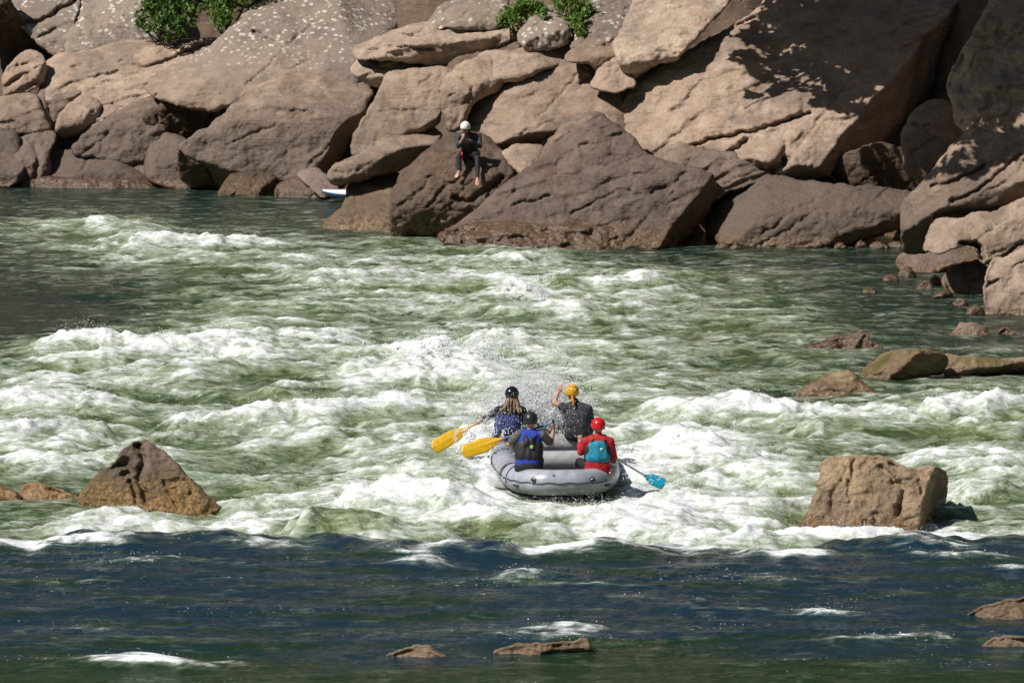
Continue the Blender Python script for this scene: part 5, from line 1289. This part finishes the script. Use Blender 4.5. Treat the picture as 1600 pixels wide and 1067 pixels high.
link('sleeve', grow_mesh('sleeve', arm(j, 'l', .013, 1.8) + [(j['sl'], j['neck'] + v3(.06, 0, -.04), .076, .072)], .010), M['wetgrey'], root)
link('sleeve', grow_mesh('sleeve', arm(j, 'r', .013, 1.35) + [(j['sr'], j['neck'] + v3(-.06, 0, -.04), .076, .072)], .010), M['wetgrey'], root)
link('strap', grow_mesh('strap', [(np.array(on_y(722, 238, YE - .30)), np.array(on_y(721, 249, YE - .45)), .022, .026)], .008), M['strap_red'], root)
helmet(root, j, 'h_white', dc=(0, 0, .035), r=(.12, .138, .125))
cb = np.array(on_y(728, 214, YE - .50))
bm = bmesh.new(); bmesh.ops.create_cube(bm, size=1); bmesh.ops.scale(bm, vec=(.13, .06, .085), verts=bm.verts); bmesh.ops.bevel(bm, geom=bm.edges[:], offset=.012, segments=3, affect='EDGES'); bmesh.ops.translate(bm, vec=cb, verts=bm.verts)
me = bpy.data.meshes.new('camera_body'); bm.to_mesh(me); bm.free()
cr = empty('photo_camera', cb - v3(0, 0, .045)); tag(cr, 'small dark camera held up to the face of the person sitting on the boulder', 'camera')
link('camera_body', me, M['p_black'], cr); link('lens', tube_mesh('lens', [cb + v3(0, -.03, 0), cb + v3(0, -.06, -.01), cb + v3(0, -.085, -.016)], [.034, .034, .031], False, 20), M['h_black'], cr)

# ------------------------------------------------------------------ the kayak half hidden behind the yellow-brown block
M['k_blue'] = simple_mat('pale blue hull', (.22, .40, .74), .3, .08); M['k_white'] = simple_mat('white deck', (.80, .82, .84), .3, .05)
tip = np.array(on_z(503, 301, .24)); dk = unit(v3(.97, .24, .0)); sd = unit(np.cross(dk, v3(0, 0, 1)))
def kayak_shell(top):
    V, F = [], []; n, mm = 26, 12
    for k in range(n + 1):
        s = k / n; wd = .33 * math.sin(math.pi * min(1, s * .96 + .02)) ** .6; c = tip + dk * 2.6 * s + v3(0, 0, .10 * (1 - 2 * s) ** 4 * (1 if s < .5 else .8) - .05)
        for i in range(mm + 1):
            a = math.pi * i / mm
            V.append(tuple(c + sd * wd * math.cos(a) + v3(0, 0, (.13 if top else -.17) * math.sin(a) * (wd / .33) ** .8)))
    for k in range(n):
        for i in range(mm): a = k * (mm + 1) + i; F.append((a, a + 1, a + mm + 2, a + mm + 1))
    me = bpy.data.meshes.new('k'); me.from_pydata(V, [], F); me.update()
    for p in me.polygons: p.use_smooth = True
    return me
kr = empty('kayak', tip + dk * 1.3 - v3(0, 0, .2)); tag(kr, 'white and pale blue kayak, only its tip showing beside the yellow-brown block', 'kayak')
link('deck', kayak_shell(True), M['k_white'], kr); link('hull', kayak_shell(False), M['k_blue'], kr)
cc = tip + dk * 1.35 + v3(0, 0, .085)
link('cockpit_rim', tube_mesh('cockpit_rim', [cc + dk * .4 * math.cos(a) + sd * .22 * math.sin(a) for a in np.linspace(0, 2 * math.pi, 33)[:-1]], .02, True, 8), M['p_black'], kr)
# ------------------------------------------------------------------ plants
def leaf_mat(name, c0, c1):
    m, nt, out = new_mat(name); h = NT(nt)
    r = h.n('ShaderNodeNewGeometry').outputs['Random Per Island']; n = h.noise(h.pos(), 3.0, 3)
    c = h.mix(h.range(h.math('ADD', h.math('MULTIPLY', r, .6), h.math('MULTIPLY', n, .5)), .2, .9), c0, c1)
    d = h.bsdf(Base_Color=c, Roughness=.5)
    t = h.n('ShaderNodeBsdfTranslucent'); h.set(t.inputs[0], h.mix(.5, c, (.16, .26, .02)))
    mx = h.n('ShaderNodeMixShader'); mx.inputs[0].default_value = .28
    nt.links.new(d.outputs[0], mx.inputs[1]); nt.links.new(t.outputs[0], mx.inputs[2]); nt.links.new(mx.outputs[0], out.inputs[0])
    return m
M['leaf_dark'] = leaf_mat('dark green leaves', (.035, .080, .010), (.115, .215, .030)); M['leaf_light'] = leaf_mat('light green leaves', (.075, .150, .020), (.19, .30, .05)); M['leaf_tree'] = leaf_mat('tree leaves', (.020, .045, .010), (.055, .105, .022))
M['bark'] = simple_mat('bark', (.11, .085, .065), .9, .3, 12, .8)

def leaves(name, cen, rad, n, size, rs, clump=.25):
    """n small folded leaves spread through ellipsoids CEN (k x 3), RAD (k x 3), gathered in clumps"""
    cen, rad = np.array(cen), np.array(rad)
    vol = rad.prod(1) ** .8; k = rs.choice(len(cen), n // 9 + 1, p=vol / vol.sum())
    d = rs.normal(size=(len(k), 3)); d /= np.linalg.norm(d, axis=1)[:, None]
    cl = cen[k] + d * rad[k] * (rs.uniform(.15, 1, (len(k), 1)) ** .45)
    q = rs.randint(0, len(cl), n)
    P = cl[q] + rs.normal(0, clump, (n, 3)) * rad[k[q]]
    ax = rs.normal(size=(n, 3)) + [0, 0, -.3]; ax /= np.linalg.norm(ax, axis=1)[:, None]
    nn = rs.normal(size=(n, 3)) * .7 + [-.2, -.3, 1.0]; w = np.cross(ax, nn); w /= np.linalg.norm(w, axis=1)[:, None]; up = np.cross(w, ax)
    L = size * rs.uniform(.6, 1.35, n)[:, None]; W = L * .36
    b, t = P - ax * L * .5, P + ax * L * .5; m1 = P - ax * L * .08
    V = np.stack([b, m1 + w * W + up * L * .10, t, m1 - w * W + up * L * .10], 1).reshape(-1, 3)
    i = np.arange(n)[:, None] * 4
    F = np.concatenate([i + [0, 1, 2], i + [0, 2, 3]])
    return mesh_np(name, V, None, False, F)

def limb(p0, p1, r0, r1, rs, bend=.08, n=8):
    p0, p1 = np.array(p0, float), np.array(p1, float); L = np.linalg.norm(p1 - p0); t = np.linspace(0, 1, n)
    w = np.cumsum(rs.normal(0, bend * L / n, (n, 3)), 0); w = w - t[:, None] * w[-1]
    return tube_mesh('l', p0 + (p1 - p0) * t[:, None] + w, r0 + (r1 - r0) * t, False, 8)

def shrub(label, blobs, n, size, mat, seed, group):
    rs = np.random.RandomState(seed); cen, rad = [], []
    for x, y, r, off in blobs:
        t = float(bank_t(x, y, off)); d = np.array([float(v) for v in ray(x, y)]); cen.append(CAM + d * t); k = r * t / FOC; rad.append([k, k * .9, k])
    c0 = np.mean(cen, 0); base = v3(c0[0], c0[1] + .5, min(c[2] for c in cen) - .5)
    root = empty('shrub', base); tag(root, label, 'shrub', group)
    link('foliage', leaves('foliage', cen, rad, n, size, rs), M[mat], root)
    link('stems', merge('stems', [limb(base + rs.normal(0, .08, 3), np.array(c) + rs.normal(0, .1, 3), .03, .008, rs) for c in cen for _ in range(2)]), M['bark'], root)
GS = 'shrubs growing among the bank rocks'
shrub('big dark green leafy shrub at the top edge of the photo, left', [(240, 14, 18, -.3), (232, 45, 10, -.35), (275, 50, 12, -.4), (250, -5, 30, -.3), (225, 22, 15, -.3), (215, 36, 10, -.25), (262, 28, 22, -.35), (280, 2, 30, -.3), (258, 48, 13, -.4), (285, 40, 14, -.35), (310, -15, 26, -.2), (265, 56, 8, -.4), (300, 22, 16, -.3)], 2600, .13, 'leaf_dark', 1, GS)
shrub('lighter green shrub right of the big dark leafy shrub', [(345, 5, 22, -.35), (370, -8, 24, -.3), (352, 28, 14, -.4), (335, 20, 14, -.4), (395, -12, 20, -.2), (340, 40, 8, -.4)], 1500, .12, 'leaf_light', 2, GS)
shrub('small green shrub on the left side of the pale lichened block', [(795, 28, 14, -.2), (815, 14, 14, -.1), (808, 36, 12, -.25), (835, 12, 14, -.15), (850, 22, 8, -.3), (783, 34, 7, -.2)], 1500, .09, 'leaf_light', 3, GS)
shrub('small green shrub on the right side of the pale lichened block', [(892, 10, 22, .0), (905, 32, 15, -.05), (908, 48, 10, -.1), (880, -10, 20, .1), (918, 12, 12, .1), (870, 2, 10, .0)], 1900, .09, 'leaf_light', 4, GS)

# the tree above the frame that dapples the big slab: leaning out from the bank, its crown towards the sun from the shade it throws
SHADE = [(1222, 20, 30), (1180, 88, 16), (1205, 62, 26), (1240, 60, 34), (1270, 25, 36), (1215, 100, 22), (1250, 100, 24), (1290, 70, 34), (1320, 30, 40), (1282, 112, 18), (1325, 85, 28), (1362, 40, 40), (1350, 92, 26), (1345, 130, 20), (1330, 150, 14), (1385, 90, 30), (1400, 40, 44), (1372, 120, 22),
         (1178, 150, 10), (1210, 146, 14), (1163, 170, 8), (1268, 162, 8), (1286, 152, 8), (1440, 20, 46), (1440, 90, 44), (1480, 40, 46), (1480, 110, 44), (1520, 60, 46), (1530, 130, 40), (1560, 30, 46), (1580, 100, 44), (1610, 40, 46), (1560, 160, 30), (1500, 180, 34), (1460, 160, 36), (1470, 220, 26), (1520, 210, 26), (1590, 160, 24), (1230, -20, 36), (1300, -20, 40), (1380, -20, 44), (1480, -30, 44), (1580, -30, 44), (1180, 40, 18), (1172, 62, 24), (1158, 92, 15), (1190, 110, 16), (1232, 128, 20), (1262, 138, 18), (1300, 158, 18), (1338, 172, 14), (1500, 150, 40), (1560, 232, 26), (1530, 262, 20), (1590, 225, 24), (1440, 190, 40), (1405, 225, 32), (1465, 245, 34), (1380, 215, 26), (1430, 280, 22), (1370, 250, 18), (1400, 175, 24), (1385, 200, 18), (1440, 230, 26), (1370, 160, 14), (1375, 60, 40), (1310, 60, 36), (1260, 45, 30), (1400, 120, 34), (1440, 195, 22), (1425, 235, 20), (1485, 255, 18), (1400, 150, 26), (1410, 110, 26), (1455, 270, 14), (1330, 305, 6), (1370, 308, 6), (1345, 302, 5)]
SHADE += [(x, y, r) for x, y, r in ((1420, -60, 60), (1500, -70, 60), (1580, -60, 60), (1640, 0, 60), (1640, 90, 50), (1620, 150, 30), (1350, -60, 50), (1450, 60, 40), (1545, 90, 40), (1510, 10, 40), (1410, 75, 36), (1440, 130, 34), (1490, 150, 34))]
sv = np.array(SUN)
DG = bpy.context.evaluated_depsgraph_get(); DG.update()
cen, rad = [], []
rs = np.random.RandomState(33)
def slab_pt(x, y):
    d = Vector([float(v) for v in ray(x, max(y, 3))])
    hit, loc, *_ = scene.ray_cast(DG, Vector(CAM), d.normalized())
    return np.array(loc) + (v3(0, .02, .016) * (3 - y) if y < 3 else 0)
CAM_PT = slab_pt
for x, y, r in SHADE:
    p = slab_pt(x, y); q = p + sv * (max(5.6, (y + 45) / 44) + rs.uniform(0, 1.2)); k = r * 1.05 / 62
    cen.append(q); rad.append([k, k * .95, k * .55])
cen = np.array(cen)
far = [(CAM_PT(x, y) + sv * rs.uniform(13, 17), r * 1.7 / 62) for x, y, r in SHADE if x > 1345 and y < 100 and r > 28]
tb = np.array(on_y(1290, -30, float(bank_t(1290, -30, .5))))
tb = np.array(CAM + np.array([float(v) for v in ray(1330, -75)]) * float(bank_t(1330, -75, .9)))
root = empty('tree', tb); tag(root, 'tree leaning over the right side of the bank, throwing leafy shade on the giant slab', 'tree')
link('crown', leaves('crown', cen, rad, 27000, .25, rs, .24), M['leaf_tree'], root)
cc = cen.mean(0); fork = tb + (cc - tb) * .5 + v3(0, 0, 1.0)
link('trunk', limb(tb - v3(0, 0, .5), fork, .28, .17, rs, .10, 12), M['bark'], root)
link('limbs', merge('limbs', [limb(fork, c, .09, .02, rs, .12) for c in cen[::2]]), M['bark'], root)

c2 = np.array([a for a, b in far]); r2 = np.array([[b, b, b * .7] for a, b in far])
tb2 = np.array(CAM + np.array([float(v) for v in ray(1560, -120)]) * float(bank_t(1560, -120, 2.0)))  # second crown added out of view to block sky over the shaded corner
root = empty('tree', tb2); tag(root, 'unseen taller tree added behind the leaning one to deepen the shade in the upper right corner', 'tree')
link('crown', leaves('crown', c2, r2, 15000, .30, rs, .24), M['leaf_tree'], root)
fork = tb2 + (c2.mean(0) - tb2) * .45 + v3(0, 0, 2.0)
link('trunk', limb(tb2 - v3(0, 0, .5), fork, .36, .22, rs, .10, 12), M['bark'], root)
link('limbs', merge('limbs', [limb(fork, c, .11, .03, rs, .12) for c in c2[::2]]), M['bark'], root)
# ------------------------------------------------------------------ camera, light, world
cam = bpy.data.cameras.new('camera'); co = bpy.data.objects.new('camera', cam); COL.objects.link(co)
cam.sensor_width = 36; cam.sensor_fit = 'HORIZONTAL'; cam.lens = 36 * FOC / 1600
cam.clip_start = 1; cam.clip_end = 2000
co.location = (0, 0, CAM_H); co.rotation_euler = (math.pi / 2 - PITCH, 0, 0)
scene.camera = co
sun = bpy.data.lights.new('sun', 'SUN'); so = bpy.data.objects.new('sun', sun); COL.objects.link(so)
sun.energy = 5.0; sun.angle = math.radians(.5); sun.color = (1.0, .97, .925)
so.rotation_euler = SUN.to_track_quat('Z', 'Y').to_euler()
w = bpy.data.worlds.new('World'); scene.world = w; w.use_nodes = True
nt = w.node_tree; bg = nt.nodes['Background']
sky = nt.nodes.new('ShaderNodeTexSky'); sky.sky_type = 'NISHITA'; sky.sun_disc = False
sky.sun_elevation = math.asin(SUN.z); sky.sun_rotation = math.atan2(SUN.x, SUN.y)
nt.links.new(sky.outputs[0], bg.inputs[0]); bg.inputs[1].default_value = 0.05
scene.view_settings.view_transform = 'Standard'; scene.view_settings.look = 'None'
scene.view_settings.exposure = 0.0; scene.view_settings.gamma = 1
scene.render.engine = 'CYCLES'
scene.cycles.max_bounces = 6; scene.cycles.diffuse_bounces = 1; scene.cycles.glossy_bounces = 3
scene.cycles.use_denoising = True
